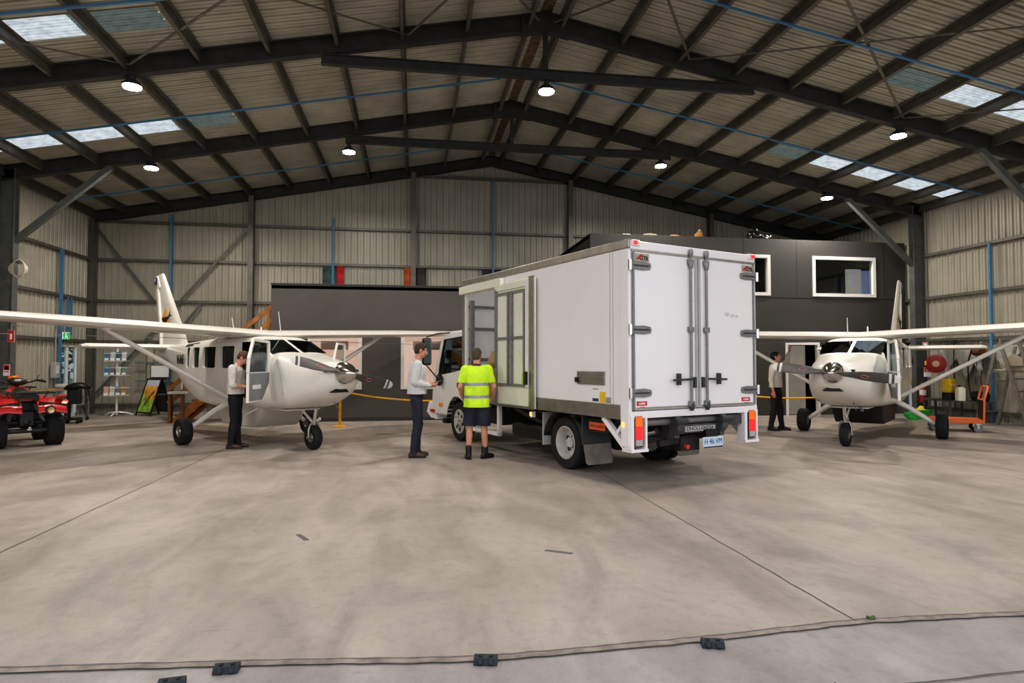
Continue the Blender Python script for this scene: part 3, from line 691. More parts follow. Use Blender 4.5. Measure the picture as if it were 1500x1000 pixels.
sb('tag', 2.36, 2.41, 1.22, 1.38, mat('lime_patch', (170, 200, 70), .5), .04)  # flat lime-coloured patch on the door face
# rear frame and doors
TB().bx(-.03, .06, -HW, HW, .86, .95).build('rear_sill', BOXW, T, 0, .008)
TB().bx(-.03, .06, -HW + .02, HW - .02, 2.985, 3.1).build('rear_header', BOXW, T, 0, .01)
TB().bx(-.045, -.028, -HW + .02, HW - .02, 2.965, 2.99).build('rear_gutter', ALU, T, 0)
for s in (-1, 1):
    y0, y1 = (.012, HW - .07) if s > 0 else (-HW + .07, -.012)
    d = TB().bx(-.03, .03, y0, y1, .965, 2.965).build('rear_door', BOXW, T, 0, .012)
    TB().bx(-.042, -.028, s * .012, s * .05, .97, 2.96).build('door_seal', LGREY, d, 0)
    TB().cyl((-.035, s * (HW - .055), .97), (-.035, s * (HW - .055), 2.97), .014).build('hinge_pin_rod', GALV, d, 40)
    TB().bx(-.036, -.028, y0 + .02, y1 - .02, .975, 1.0).build('door_trim', ALU, d, 0)
    for z in (2.785, 1.975, 1.18):
        yh = s * (HW + .005)
        P = [(-.03, yh, z - .045), (-.03, yh - s * .22, z - .055), (-.03, yh - s * .33, z - .04), (-.03, yh - s * .345, z), (-.03, yh - s * .33, z + .04), (-.03, yh - s * .22, z + .055), (-.03, yh, z + .045)]
        h = TB().prism(P, (-.022, 0, 0)).build('strap_hinge', GALV, d, 0, .006)
        TB().cyl((-.045, yh, z - .065), (-.045, yh, z + .065), .026).build('hinge_knuckle', CHROME, h, 40)
        TB().bar((-.055, yh - s * .05, z), (-.055, yh - s * .3, z), .008, .02).build('hinge_rib', DGREY, h, 0)
    ry = s * .145
    rod = TB().cyl((-.06, ry, .93), (-.06, ry, 3.07), .017).build('lock_rod', GALV, d, 40)
    for z in (1.02, 2.0, 2.9):
        TB().bx(-.075, -.03, ry - .045, ry + .045, z - .035, z + .035).build('rod_bracket', GALV, rod, 0, .008)
    for z in (.98, 2.86, 3.02): TB().lathe([(.022, -.05), (.034, -.02), (.034, .02), (.022, .05)], (-.06, ry, z), (0, 0, 1), 12).build('lock_cam', DGREY if z < 1 else GALV, rod, 40)
    hn = TB().bar((-.085, ry, 1.345), (-.085, ry + s * .35, 1.335), .02, .028).bx(-.08, -.03, ry + s * .2, ry + s * .25, 1.27, 1.42).build('lock_handle', DGREY, d, 0, .006)
    TB().bx(-.07, -.03, s * .06, s * .1, 1.23, 1.37).build('padlock_hasp', DGREY, d, 0, .004)
    # badge plate and maker stickers
    yb = (.97) if s > 0 else (-.99)
    pl = TB().bx(-.036, -.028, yb - .115, yb + .115, 2.84, 2.94).build('badge_plate', mat('badge_grey', (172, 165, 150), .4), d, 0)
    text('badge_letters', 'GTR', .075, INK, pl, (-.038, yb - .03, 2.882), (0, -1, 0), (.0, 0, 1), .002, 'CENTER', .14, .002)
    TB().prism([(-.039, yb + .105, 2.87), (-.039, yb + .03, 2.93), (-.039, yb - .02, 2.925), (-.039, yb + .045, 2.865)], (-.003, 0, 0)).build('badge_swoosh', mat('badge_red', (178, 30, 32), .4), pl, 0)
    ys = .985 if s > 0 else -.93
    st = TB().bx(-.034, -.03, ys - .085, ys + .085, 1.02, 1.075).build('maker_sticker', mat('sticker_red', (205, 24, 52), .5), d, 0)
    text('sticker_letters', 'cutler', .05, PAPER, st, (-.036, ys, 1.05), (0, -1, 0), (0, 0, 1), .001, 'CENTER', .12, .001)
    TB().bx(-.033, -.03, ys - .05, ys + .03, .998, 1.004).build('sticker_line', INK, st, 0)
    # marker lamps at the roof corners
    ml = TB().bx(-.05, -.03, s * (HW - .1) - .055, s * (HW - .1) + .075, 3.03, 3.11).build('marker_lamp', WHITE, T, 0, .008)
    TB().bx(-.058, -.05, s * (HW - .08) - .03, s * (HW - .08) + .035, 3.045, 3.095).build('lamp_lens', REDL, ml, 0, .004)
    # tail lamp towers
    a, b = (.90, HW) if s > 0 else (-HW, -.90)
    tw = TB().bx(-.04, .1, a, a + .035, .46, .9).bx(-.04, .1, b - .05, b, .46, .9).bx(-.05, .14, a - .01, b + .0, .44, .48).build('lamp_tower', BOXW, T, 0, .006)
    ya, yb2 = (.98, 1.105) if s > 0 else (-1.105, -.98)
    tl = TB().bx(-.035, .03, ya, yb2, .5, .89).build('tail_lamp', DGREY, T, 0, .006)
    TB().bx(-.05, -.03, ya + .008, yb2 - .008, .76, .885).build('indicator_lens', AMBL, tl, 0, .006)
    TB().bx(-.05, -.03, ya + .008, yb2 - .008, .60, .755).build('brake_lens', REDL, tl, 0, .006)
    TB().bx(-.05, -.03, ya + .008, yb2 - .008, .52, .595).build('reversing_lens', LGREY, tl, 0, .006)
text('chalk_mark', '18 pl.o', .07, mat('faint_grey_mark', (186, 184, 190), .7), T, (-.033, -.65, 2.22), (0, -1, -.06), (0, 0, 1), .001, 'CENTER', .26)
# side furniture
ht = TB().bx(.47, 1.08, HW, HW + .02, 1.265, 1.445).build('side_hatch', ALU, T, 0, .004)
for z in (1.31, 1.355, 1.4): TB().bx(.5, 1.06, HW + .02, HW + .024, z - .006, z + .006).build('hatch_rib', GALV, ht, 0)
TB().bx(1.03, 1.1, HW + .02, HW + .045, 1.29, 1.36).build('hatch_latch', BLACK, ht, 0, .006)
s1 = TB().bx(.6, .75, HW, HW + .003, 1.035, 1.215).build('inspection_sticker', PAPER, T, 0)
TB().bx(.61, .74, HW + .003, HW + .005, 1.045, 1.085).build('sticker_block', mat('sticker_navy', (60, 62, 80), .6), s1, 0)
TB().bx(.61, .74, HW + .003, HW + .005, 1.205, 1.215).build('sticker_bar', mat('sticker_blue', (70, 80, 130), .6), s1, 0)
TB().bx(.465, .59, HW, HW + .003, 1.035, 1.175).build('yellow_sticker', mat('sticker_yellow', (232, 190, 50), .6), T, 0)
TB().bx(.35, .455, HW, HW + .003, 1.035, 1.11).build('grey_sticker', mat('sticker_mottled', (170, 168, 160), .6, var=.4, scale=60), T, 0)
for x, z in ((2.31, .76), (.1, .78)):
    TB().bx(x - .03, x + .03, HW - .06, HW + .01, z - .05, z + .04).build('side_marker_lamp', WHITE, T, 0, .006)
    TB().bx(x - .022, x + .022, HW + .01, HW + .02, z - .03, z + .03).build('side_marker_lens', mat('amber_glow', (255, 150, 70), .4, emit=(255, 140, 60), estr=2.), T, 0)
# chassis
CH = mat('chassis_dark', (46, 44, 42), .7, .2, var=.25, scale=6)
for s in (-1, 1): TB().bx(.1, 6.2, s * .42 - .04, s * .42 + .04, .56, .78).build('chassis_rail', CH, T, 0)
for x in (.3, 1.3, 2.2, 3.2, 4.2): TB().bx(x - .05, x + .05, -1.1, 1.1, .78, .86).build('cross_bearer', CH, T, 0)
TB().cyl((1.62, -.7, .4), (1.62, .7, .4), .09).ell((1.62, 0, .4), (.2, .22, .2)).build('rear_axle', CH, T, 40)
TB().cyl((5.4, -.8, .38), (5.4, .8, .38), .05).build('front_axle', CH, T, 40)
TB().cyl((5.0, 0, .62), (1.7, 0, .45), .045).build('drive_shaft', CH, T, 40)
TB().bx(2.15, 3.1, .55, 1.08, .34, .58).build('tool_tank', BLACK, T, 0, .06, 3)
TB().bar((2.5, .8, .58), (3.1, 1.0, .8), .06, .06).bar((2.3, .7, .58), (2.9, .6, .8), .06, .05).build('tank_bracket', DGREY, T, 0)
TB().bx(3.3, 4.4, -1.05, -.55, .36, .74).build('fuel_tank', DGREY, T, 0, .05)
# guard frame under the open door
for x in (3.43, 4.66): TB().bx(x, x + .06, HW - .1, HW - .03, .3, .86).build('guard_post', BOXW, T, 0, .006)
TB().bx(3.43, 4.72, HW - .1, HW - .03, .3, .37).build('guard_rail', BOXW, T, 0, .006)
TB().bx(3.7, 4.2, .3, .9, .45, .75).build('battery_box', CH, T, 0, .02)
# wheels
RIMM = mat('wheel_rim_white', (196, 192, 186), .5, .1, var=.08, scale=12)
def truck_wheel(c, r, w, side, dual=False):
    a = V((0, side, 0)); h = w / 2
    prof = [(r * .62, -h * .8), (r * .8, -h), (r * .95, -h * .92), (r, -h * .6), (r * .985, -h * .5), (r * .985, -h * .42), (r, -h * .35), (r, -h * .05), (r * .98, 0), (r, h * .05), (r, h * .35), (r * .985, h * .42), (r * .985, h * .5), (r, h * .6), (r * .95, h * .92), (r * .8, h), (r * .64, h * .85), (r * .62, h * .8)]
    t = TB().lathe(prof, c, a, 44, True).build('wheel', TYRE, T, 40)
    dsh = -.42 * w if dual else .35 * w
    rim = TB().lathe([(r * .63, h * .86), (r * .6, h * .9), (r * .56, h * .6), (r * .52, dsh + .02), (r * .33, dsh), (r * .3, dsh + .045), (r * .2, dsh + .05), (r * .19, dsh + .09), (.001, dsh + .1), (.001, -h * .8), (r * .63, -h * .8)], c, a, 44, True).build('wheel_rim', RIMM, t, 40)
    for k in range(6):
        an_ = 2 * pi * k / 6 + .3; p = V(c) + a * (dsh + .012) + V((cos(an_), 0, sin(an_))) * (r * .43)
        TB().cyl(p - a * .004, p + a * .006, r * .1, None, 14).build('rim_hole', BLACK, t, 0)
    for k in range(6):
        an_ = 2 * pi * k / 6 + .8; p = V(c) + a * (dsh + .045) + V((cos(an_), 0, sin(an_))) * (r * .25)
        TB().cyl(p, p + a * .025, .014, None, 6).build('wheel_nut', GALV, t, 0)
for s in (-1, 1):
    truck_wheel((1.6, s * .94, .385), .385, .2, s, True); truck_wheel((1.6, s * .7, .385), .385, .2, s, True)
    truck_wheel((5.4, s * .86, .385), .385, .21, s)
    # rear guards
    P = [V((1.6 + .5 * cos(t), 0, .385 + .47 * sin(t))) for t in [R(8 + 164 * k / 14) for k in range(15)]]
    mb = TB(); up = [mb.bm.verts.new(p + V((0, s * .58, 0))) for p in P]; dn = [mb.bm.verts.new(p + V((0, s * 1.08, 0))) for p in P]
    for i in range(14): mb.face([up[i], up[i + 1], dn[i + 1], dn[i]])
    g = mb.build('wheel_guard', BLACK, T, 40); so = g.modifiers.new('s', 'SOLIDIFY'); so.thickness = .015
    TB().bx(2.1, 2.13, s * .6, s * 1.08, .3, .8).build('guard_plate', LGREY, T, 0)
    TB().bx(1.06, 1.09, s * .6, s * 1.1, .42, .82).build('mudflap_holder', DGREY, T, 0)
    TB().prism([(1.04, s * .62, .42), (1.04, s * 1.1, .42), (.99, s * 1.09, .17), (.985, s * 1.06, .14), (.985, s * .66, .14), (.99, s * .63, .17)], (.012, 0, 0)).build('mudflap', mat('mudflap_grey', (126, 120, 114), .8, var=.15), T, 0)
    # gusset bracket behind the lamp tower
    yb = s * (HW - .05)
    TB().bar((.56, yb, .84), (.1, yb, .47), .06, .07).bx(.06, .14, yb - .03, yb + .03, .46, .86).bar((.14, yb, .82), (.3, yb, .64), .03, .04).build('gusset', BOXW, T, 0)
# orange-labelled tail-lift box
tb = TB().bx(.5, .98, .72, 1.1, .6, .82).build('lift_power_box', BLACK, T, 0, .05, 3)
lb = TB().bx(.56, .9, 1.1, 1.108, .655, .75).build('orange_label', mat('label_orange', (214, 92, 44), .5), tb, 0)
text('label_letters', 'DHOLLANDIA', .06, INK, tb, (.73, 1.109, .702), (-1, 0, 0), (0, 0, 1), .001, 'CENTER', .3)
# folded tail lift
lf = mat('lift_grey', (84, 84, 86), .5, .4, var=.15)
TB().cyl((.1, .9, .79), (.1, -.85, .79), .05).build('lift_torsion_tube', GALV, T, 40)
tl = TB().bx(.02, .2, -.42, .3, .62, .74).build('lift_beam', lf, T, 0, .02)
TB().bx(.012, .02, -.36, .2, .645, .715).build('lift_label', LGREY, tl, 0)
text('lift_letters', 'DHOLLANDIA', .075, INK, tl, (.01, -.08, .68), (0, -1, 0), (0, 0, 1), .001, 'CENTER', .5)
for y in (.36, -.48):
    TB().prism([(-.03, y - .05, .86), (-.08, y - .05, .8), (-.07, y - .05, .68), (.02, y - .05, .58), (.2, y - .05, .56), (.3, y - .05, .66), (.2, y - .05, .86)], (0, .1, 0)).build('lift_knuckle', lf, T, 0, .02)
    TB().cyl((-.07, y + .1, .80), (-.07, y - .1, .80), .045).build('lift_pivot', DGREY, T, 40)
    TB().bar((.0, y, .63), (.75, y + .06, .46), .09, .12).build('lift_arm', lf, T, 0, .01)
    TB().cyl((.2, y + .16, .66), (.9, y + .16, .5), .045).build('lift_ram', CHROME, T, 40)
TB().bar((.15, .55, .5), (.15, -.1, .55), .06, .08).bx(.1, .5, -.15, .2, .38, .55).build('lift_pump', CH, T, 0)
TB().bx(.02, .4, -1.08, -.6, .7, .84).bar((.1, -.5, .72), (.1, -.95, .8), .1, .04).build('folded_platform', lf, T, 0, .01)
TB().cyl((.12, .12, .44), (.04, .12, .44), .03).build('orange_cap', mat('cap_orange_red', (215, 62, 40), .4), T, 40)
# number plate
np_ = TB().bx(-.055, -.04, -.44, -.06, .425, .565).build('number_plate', mat('plate_pale_blue', (205, 222, 236), .4), T, 0, .012)
TB().bx(-.057, -.054, -.43, -.07, .42, .437).build('plate_strip', mat('plate_navy', (36, 52, 90), .5), np_, 0)
text('plate_letters', 'H 46 VM', .105, mat('plate_blue_letters', (30, 78, 140), .5), np_, (-.057, -.25, .502), (0, -1, 0), (0, 0, 1), .001, 'CENTER', .32, .0)
TB().bx(-.04, .05, -.36, -.14, .55, .66).build('plate_bracket', BLACK, T, 0, .01)
# ------------------------------------------------------------------ cab
CW = 1.0
XO = [(6.62, .46), (6.66, .7), (6.62, 1.2), (6.18, 2.05), (6.02, 2.16), (5.8, 2.2), (5.0, 2.2), (4.94, 2.1), (4.94, .62), (5.0, .46)]
def cabring(y, k):
    cx, cz = 5.8, 1.3
    return [V((cx + (x - cx) * (1 - k * .5), y, cz + (z - cz) * (1 - k))) for x, z in XO]
mb = MB().loft([cabring(-CW, .04), cabring(-CW + .05, .0), cabring(CW - .05, .0), cabring(CW, .04)]); me0 = mb.mesh('cab')
WD = [(5.16, 1.42), (5.6, 1.36), (6.36, 1.28), (6.3, 1.5), (6.06, 2.04), (5.16, 2.08)]
C = [xz([(5.06, .75), (6.4, .75), (6.5, 1.2), (6.08, 2.08), (5.06, 2.1)], -.9, .9)]
for s in (-1, 1): C.append(xz(WD, s * .8, s * 1.2))
C.append(yz([(-.86, 1.28), (.86, 1.28), (.8, 2.04), (-.8, 2.04)], 6.05, 6.9))
for s in (-1, 1): C.append(MB().cyl((5.4, s * .55, .4), (5.4, s * 1.3, .4), .47, None, 40))
me = cut(me0, C); me.materials.clear()
cab = place('cab', me, [WHITE, mat('cab_interior', (70, 72, 70), .8)], T, 25)
for p in me.polygons:
    c = p.center
    if 5.05 < c.x < 6.52 and abs(c.y) < .905 and .74 < c.z < 2.11: p.material_index = 1
for s in (-1, 1):
    xz(WD, s * .955, s * .965).build('side_window', glass_mat('cab_glass', (120, 140, 130), .1), cab, 0)
    mb = MB()
    for a, b in zip(WD, WD[1:] + WD[:1]): mb.bar((a[0], s * .975, a[1]), (b[0], s * .975, b[1]), .02, .03)
    mb.build('window_seal', BLACK, cab, 0)
    MB().bx(5.24, 5.4, s * .99, s * 1.006, 1.06, 1.16).build('door_handle', BLACK, cab, 0, .01)
    mb = MB()
    for a, b in (((5.06, .9), (5.06, 2.12)), ((5.9, .5), (6.1, 1.0)), ((6.1, 1.0), (6.4, 1.26))): mb.bar((a[0], s * .992, a[1]), (b[0], s * .992, b[1]), .012, .012)
    mb.build('door_gap', DGREY, cab, 0)
    MB().bx(6.08, 6.26, s * .99, s * 1.02, .64, .72).build('side_indicator', mat('amber_indicator', (230, 150, 50), .3), cab, 0, .012)
    # mirror on its arms
    arm = MB().tube([(5.75, s * .98, 2.17), (6.1, s * 1.12, 2.16), (6.5, s * 1.2, 2.1)], .014).tube([(6.5, s * 1.2, 1.5), (6.32, s * 1.05, 1.25), (6.2, s * .99, 1.16)], .014).build('mirror_arm', BLACK, cab, 40)
    MB().bx(6.44, 6.54, s * 1.1, s * 1.3, 1.5, 2.08).build('mirror_housing', BLACK, arm, 0, .04, 3)
    MB().bx(6.43, 6.44, s * 1.115, s * 1.285, 1.54, 2.05).build('mirror_glass', mat('mirror', (120, 130, 125), .05, 1.), arm, 0)
    MB().ell((6.12, s * 1.07, 1.2), (.09, .07, .13)).build('lower_mirror', BLACK, cab, 60)
    P = [V((5.4 + .49 * cos(t), 0, .4 + .49 * sin(t))) for t in [R(4 + 172 * k / 16) for k in range(17)]]
    mb = MB(); up = [mb.bm.verts.new(p + V((0, s * .6, 0))) for p in P]; dn = [mb.bm.verts.new(p + V((0, s * 1.0, 0))) for p in P]
    for i in range(16): mb.face([up[i], up[i + 1], dn[i + 1], dn[i]])
    g = mb.build('wheel_arch', BLACK, T, 40); so = g.modifiers.new('s', 'SOLIDIFY'); so.thickness = .02
MB().prism([(6.55, -.84, 1.3), (6.55, .84, 1.3), (6.2, .78, 2.02), (6.2, -.78, 2.02)], (.012, 0, .006)).build('windscreen', glass_mat('cab_glass', (120, 140, 130), .1), cab, 0)
MB().bx(5.0, 6.35, -.6, .6, .4, .5).build('cab_step', DGREY, T, 0)
bp = MB().prism([(6.5, -1.02, .34), (6.72, -1.0, .36), (6.76, -.9, .5), (6.74, -.95, .72), (6.6, -1.02, .74)], (0, 2.0, 0)).build('bumper', WHITE, T, 0, .03)
MB().bx(6.72, 6.775, .62, .96, .46, .6).build('headlamp', glass_mat('lamp_glass', (220, 220, 220), .2), bp, 0, .02)
MB().bx(6.5, 6.7, .96, 1.03, .5, .56).build('bumper_reflector', RED, bp, 0)
MB().bx(6.35, 6.55, .3, .8, .26, .36).build('bumper_underguard', BLACK, T, 0)
MB().bx(5.1, 5.2, -.8, .8, .75, 1.95).bx(5.2, 5.7, .15, .8, .75, 1.08).bx(5.2, 5.7, -.8, -.1, .75, 1.08).build('cab_seat', DGREY, cab, 0, .04)
MB().tube([V((6.05 + .12 * sin(2 * pi * k / 20) * .5, -.4 + .2 * cos(2 * pi * k / 20), 1.32 + .2 * sin(2 * pi * k / 20))) for k in range(20)], .014, 6, True).build('steering_wheel', BLACK, cab, 40)
MB().tube([(5.5, .3, 2.2), (5.5, .3, 2.24)], .05, 10).build('roof_lamp', WHITE, cab, 40)
# cargo standing inside
t = thing('cardboard_carton', 'brown cardboard carton standing inside the truck box by the open door', 'box', (0, 0, 0))
def in_truck(x, y, z): return T.matrix_basis @ V((x, y, z)) if False else V((3.755 + x * cos(R(111.2)) - y * sin(R(111.2)), 8.068 + x * sin(R(111.2)) + y * cos(R(111.2)), z))
t.location = in_truck(4.08, .74, .932); t.rotation_euler = (0, 0, R(111.2))
MB().bx(-.28, .28, -.28, .28, 0, .5).build('carton_body', CARD, t, 0, .01)
MB().bx(-.28, .28, -.03, .03, .5, .503).build('packing_tape', mat('packing_tape', (190, 160, 110), .4), t, 0)
t = thing('tan_sack', 'tan sack slumped on the brown carton inside the truck', 'sack', (0, 0, 0)); t.location = in_truck(4.08, .74, 1.436); t.rotation_euler = (0, 0, R(100))
blob('sack_body', MB().ell((0, 0, .15), (.27, .22, .15)).ell((.05, .02, .27), (.16, .14, .12)), mat('sack_tan', (176, 142, 98), .9), t, .02, 4, .02, 6, [(V((0, 0, .005)), V((0, 0, -1)))])
MB().tube([(.05, .02, .37), (.06, .03, .42)], [.05, .09], 8).build('sack_neck', mat('sack_tan', (176, 142, 98), .9), t)
# ------------------------------------------------------------------ people (local: x forward, y left, z up)
SKIN = mat('skin', (206, 150, 124), .55, var=.06, scale=14)
LIP = mat('lip', (160, 92, 84), .5)
EYEW = mat('eye_white', (225, 222, 218), .3); EYED = mat('eye_dark', (40, 32, 28), .3)
SHIRTW = mat('white_shirt', (218, 212, 204), .8, var=.05, scale=8, bump=.1)
SHIRTG = mat('pale_grey_shirt', (206, 205, 208), .8, var=.05, scale=8, bump=.1)
NAVY = mat('navy_trousers', (34, 38, 54), .8, var=.15, scale=8, bump=.15)
CHAR = mat('black_trousers', (24, 25, 30), .8, var=.15, scale=8, bump=.15)
HIVIS = mat('hi_vis_yellow', (206, 246, 40), .7, var=.05, scale=8, bump=.1)
REFL = mat('reflective_tape', (156, 160, 166), .45, .2)
SHOEB = mat('brown_leather', (72, 52, 40), .5, var=.2)
SHOEK = mat('black_leather', (24, 23, 23), .5, var=.2)
SOCK = mat('black_sock', (26, 26, 28), .9)
HAIRB = mat('brown_hair', (70, 50, 34), .7, var=.35, scale=60, bump=.5)
HAIRR = mat('light_brown_hair', (104, 68, 42), .7, var=.35, scale=60, bump=.5)
HAIRG = mat('grey_brown_hair', (88, 76, 66), .7, var=.35, scale=60, bump=.5)
HAIRD = mat('dark_hair', (36, 30, 28), .6, var=.35, scale=60, bump=.5)

def hand(mb, w, d, n, curl, thumb_side):
    """w wrist, d pointing direction, n palm normal; four bent fingers of unequal length and a side thumb"""
    w, d, n = V(w), V(d).normalized(), V(n); n = (n - d * n.dot(d)).normalized(); s = d.cross(n) * thumb_side
    k0 = w + d * .085
    for o in (-.028, -.01, .01, .028): mb.caps(w + d * .012 + s * o * .7, .017, k0 + s * o, .0145)
    for o, L in ((.031, .068), (.0105, .078), (-.0105, .072), (-.031, .056)):
        p = k0 + s * o; a = R(curl)
        dirs = [d * cos(a * q) + n * sin(a * q) for q in (.5, 1.25, 1.9)]
        r = .0098
        for dd, f in zip(dirs, (.45, .32, .26)):
            q = p + dd * L * f * 1.12; mb.caps(p, r, q, r * .93, 8); p = q; r *= .93
    t0 = w + d * .025 + s * .028; t1 = t0 + (d * .6 + s * .62 + n * .35).normalized() * .042; t2 = t1 + (d * .85 + s * .1 + n * .5).normalized() * .032; t3 = t2 + (d * .8 - s * .15 + n * .6).normalized() * .024
    mb.caps(t0, .016, t1, .0125, 8); mb.caps(t1, .0125, t2, .0108, 8); mb.caps(t2, .0108, t3, .0095, 8)

def person(label, loc, rz, J, st, group=None):
    P = thing('person', label, 'person', loc, rz, group)
    g = {k: V(v) for k, v in J.items() if hasattr(v, '__len__')}
    H = g['head']; pit = J.get('pitch', 0.); yaw = J.get('yaw', 0.)
    HM = MX.Rotation(yaw, 3, 'Z') @ MX.Rotation(pit, 3, 'Y')
    h = lambda x, y, z: H + HM @ V((x, y, z))
    mb = MB()
    # trunk
    pel, ch, nk = g['pelvis'], g['chest'], g['neck']
    mb.ell(pel, (.105, .155, .12)); mb.ell(lerp3(pel, ch, .5), (.1, .138, .16)); mb.ell(ch, (.108, .165, .17))
    for s in 'LR': mb.caps(lerp3(nk, g['sh' + s], .25) - V((0, 0, .045)), .062, g['sh' + s], .058)
    mb.caps(nk - V((0, 0, .06)), .06, h(-.012, 0, -.06), .052)
    # head
    mb.ell(h(-.012, 0, .025), (.098, .077, .097), HM); mb.ell(h(.022, 0, -.045), (.07, .058, .075), HM); mb.ell(h(.05, 0, -.088), (.032, .032, .026), HM)
    mb.caps(h(.088, 0, .018), .011, h(.11, 0, -.022), .016, 8); mb.ell(h(.1, .011, -.028), (.012, .01, .009), HM); mb.ell(h(.1, -.011, -.028), (.012, .01, .009), HM)
    mb.ell(h(.078, 0, .04), (.018, .05, .012), HM); mb.ell(h(.085, 0, -.055), (.012, .024, .007), HM); mb.ell(h(.083, 0, -.07), (.012, .02, .007), HM)
    for s in (-1, 1): mb.ell(h(-.008, s * .08, 0), (.022, .01, .033), HM); mb.ell(h(.058, s * .04, -.018), (.025, .02, .018), HM)
    # limbs
    for s in 'LR':
        mb.caps(g['sh' + s], .052, g['el' + s], .041); mb.caps(g['el' + s], .042, lerp3(g['el' + s], g['wr' + s], .35), .043); mb.caps(lerp3(g['el' + s], g['wr' + s], .35), .043, g['wr' + s], .027)
        d = g.get('hd' + s, g['wr' + s] - g['el' + s]); hand(mb, g['wr' + s], d, g.get('hn' + s, V((0, 0, -1))), J.get('curl' + s, 35), 1 if s == 'L' else -1)
        hp = pel + V((0, .085 if s == 'L' else -.085, -.06))
        mb.caps(hp, .088, g['kn' + s], .056); mb.caps(g['kn' + s], .054, lerp3(g['kn' + s], g['an' + s], .3) + V((-.018, 0, 0)), .056); mb.caps(lerp3(g['kn' + s], g['an' + s], .3) + V((-.018, 0, 0)), .056, g['an' + s], .036)
        f = V(J.get('toe' + s, (1, 0, 0))).normalized(); a = g['an' + s]
        mb.caps(a + V((0, 0, -.035)) - f * .03, .032, V((a.x, a.y, .04)) + f * .13, .026)
    body = blob('body', mb, st['skin'], P, .0062, 4)
    for s in (-1, 1):
        e = MB().ell(h(.0735, s * .031, .014), (.0085, .0115, .0075), HM).build('eye', EYEW, P, 60); MB().ell(h(.079, s * .031, .014), .0052).build('iris', EYED, e, 60)
        MB().tube([h(.086, s * .018, .036), h(.086, s * .034, .041), h(.074, s * .05, .036)], [.004, .005, .003], 6).build('eyebrow', st['hair'], P, 60)
    MB().ell(h(.092, 0, -.062), (.006, .022, .004), HM).build('mouth', LIP, P, 60)
    # hair cap: skull shell, opened at face and nape
    mb = MB().ell(h(-.02, 0, .036), (.1, .084, .1), HM).ell(h(.03, 0, .09), (.05, .06, .038), HM).ell(h(-.055, 0, -.01), (.058, .07, .07), HM)
    fn = HM @ V((1, 0, -.62)); blob('hair', mb, st['hair'], P, .008, 3, .006, 30, [(h(.056, 0, .04), fn.normalized()), (h(0, 0, -.052), (HM @ V((.25, 0, -1))).normalized())])
    # shirt
    mb = MB(); lp = lerp3(pel, ch, .12)
    fat = st.get('fat', 1.); zlo = -.16 if st.get('untucked') else -.02
    rg = [(pel, zlo, .155 if zlo < -.1 else .13, .205 if zlo < -.1 else .178), (pel, -.08 if zlo < -.1 else zlo + .005, .152 if zlo < -.1 else .131, .2 if zlo < -.1 else .179), (pel, .03, .142, .19), (pel, .12, .142, .188), (lerp3(pel, ch, .6), .0, .138, .186), (ch, .0, .134, .194), (ch, .09, .122, .19), (nk, -.05, .095, .165), (nk, -.0, .06, .09)]
    mb.loft([[c + V((rx * fat * cos(t), ry * fat * sin(t), dz)) for t in [2 * pi * k / 24 for k in range(24)]] for c, dz, rx, ry in rg])
    for s in 'LR':
        mb.caps(lerp3(nk, g['sh' + s], .22) - V((0, 0, .045)), .07, g['sh' + s], .072)
        if st['sleeve'] == 'long':
            mb.caps(g['sh' + s], .071, g['el' + s], .06); mb.caps(g['el' + s], .061, lerp3(g['el' + s], g['wr' + s], .9), .043)
        elif st['sleeve'] == 'rolled':
            mb.caps(g['sh' + s], .071, g['el' + s], .062); mb.caps(g['el' + s], .06, lerp3(g['el' + s], g['wr' + s], .16), .055)
        else: mb.caps(g['sh' + s], .074, lerp3(g['sh' + s], g['el' + s], .68), .068)
    bands = st.get('bands')
    zc = pel.z - .12 if st.get('untucked') else pel.z + .03
    shirt = blob('shirt', mb, [st['shirt']] + ([REFL] if bands else []), P, .0085, 4, .016, 8, [(V((0, 0, zc)), V((0, 0, -1)))], (lambda c: 1 if any(a < c.z < b for a, b in bands) else 0) if bands else None)
    col = [nk + HM @ V((.062 * cos(t) + .01, .066 * sin(t), .0 + .012 * sin(t * .5) - .012 * cos(t))) for t in [2 * pi * k / 22 for k in range(22)]]
    MB().tube(col, .013, 6, True).build('collar', st.get('collar', st['shirt']), P, 60)
    # trousers or shorts
    mb = MB().ell(pel + V((0, 0, .0)), (.122, .17, .13)).ell(pel + V((0, 0, .08)), (.118, .168, .07))
    for s in 'LR':
        hp = pel + V((0, .085 if s == 'L' else -.085, -.06)); k = g['kn' + s]; a = g['an' + s]
        if st['legs'] == 'long':
            mb.caps(hp, .104, k, .074); mb.caps(k, .074, lerp3(k, a, .35) + V((-.012, 0, 0)), .072); mb.caps(lerp3(k, a, .35) + V((-.012, 0, 0)), .072, a + V((0, 0, .03)), .06); mb.caps(a + V((0, 0, .03)), .06, a + V((.012, 0, -.03)), .062)
        else: mb.caps(hp, .118, lerp3(hp, k, .92), .112)
    cl = [(pel + V((0, 0, .105)), V((0, 0, 1)))] + ([(V((0, 0, g['knL'].z + .02)), V((0, 0, -1)))] if st['legs'] != 'long' else [(V((0, 0, .055)), V((0, 0, -1)))])
    blob('trousers' if st['legs'] == 'long' else 'shorts', mb, st['pants'], P, .0095, 4, .015, 7, cl)
    MB().tube([pel + V((.122 * cos(t), .168 * sin(t), .085)) for t in [2 * pi * k / 28 for k in range(28)]], .014, 6, True).build('belt', SHOEK, P, 60)
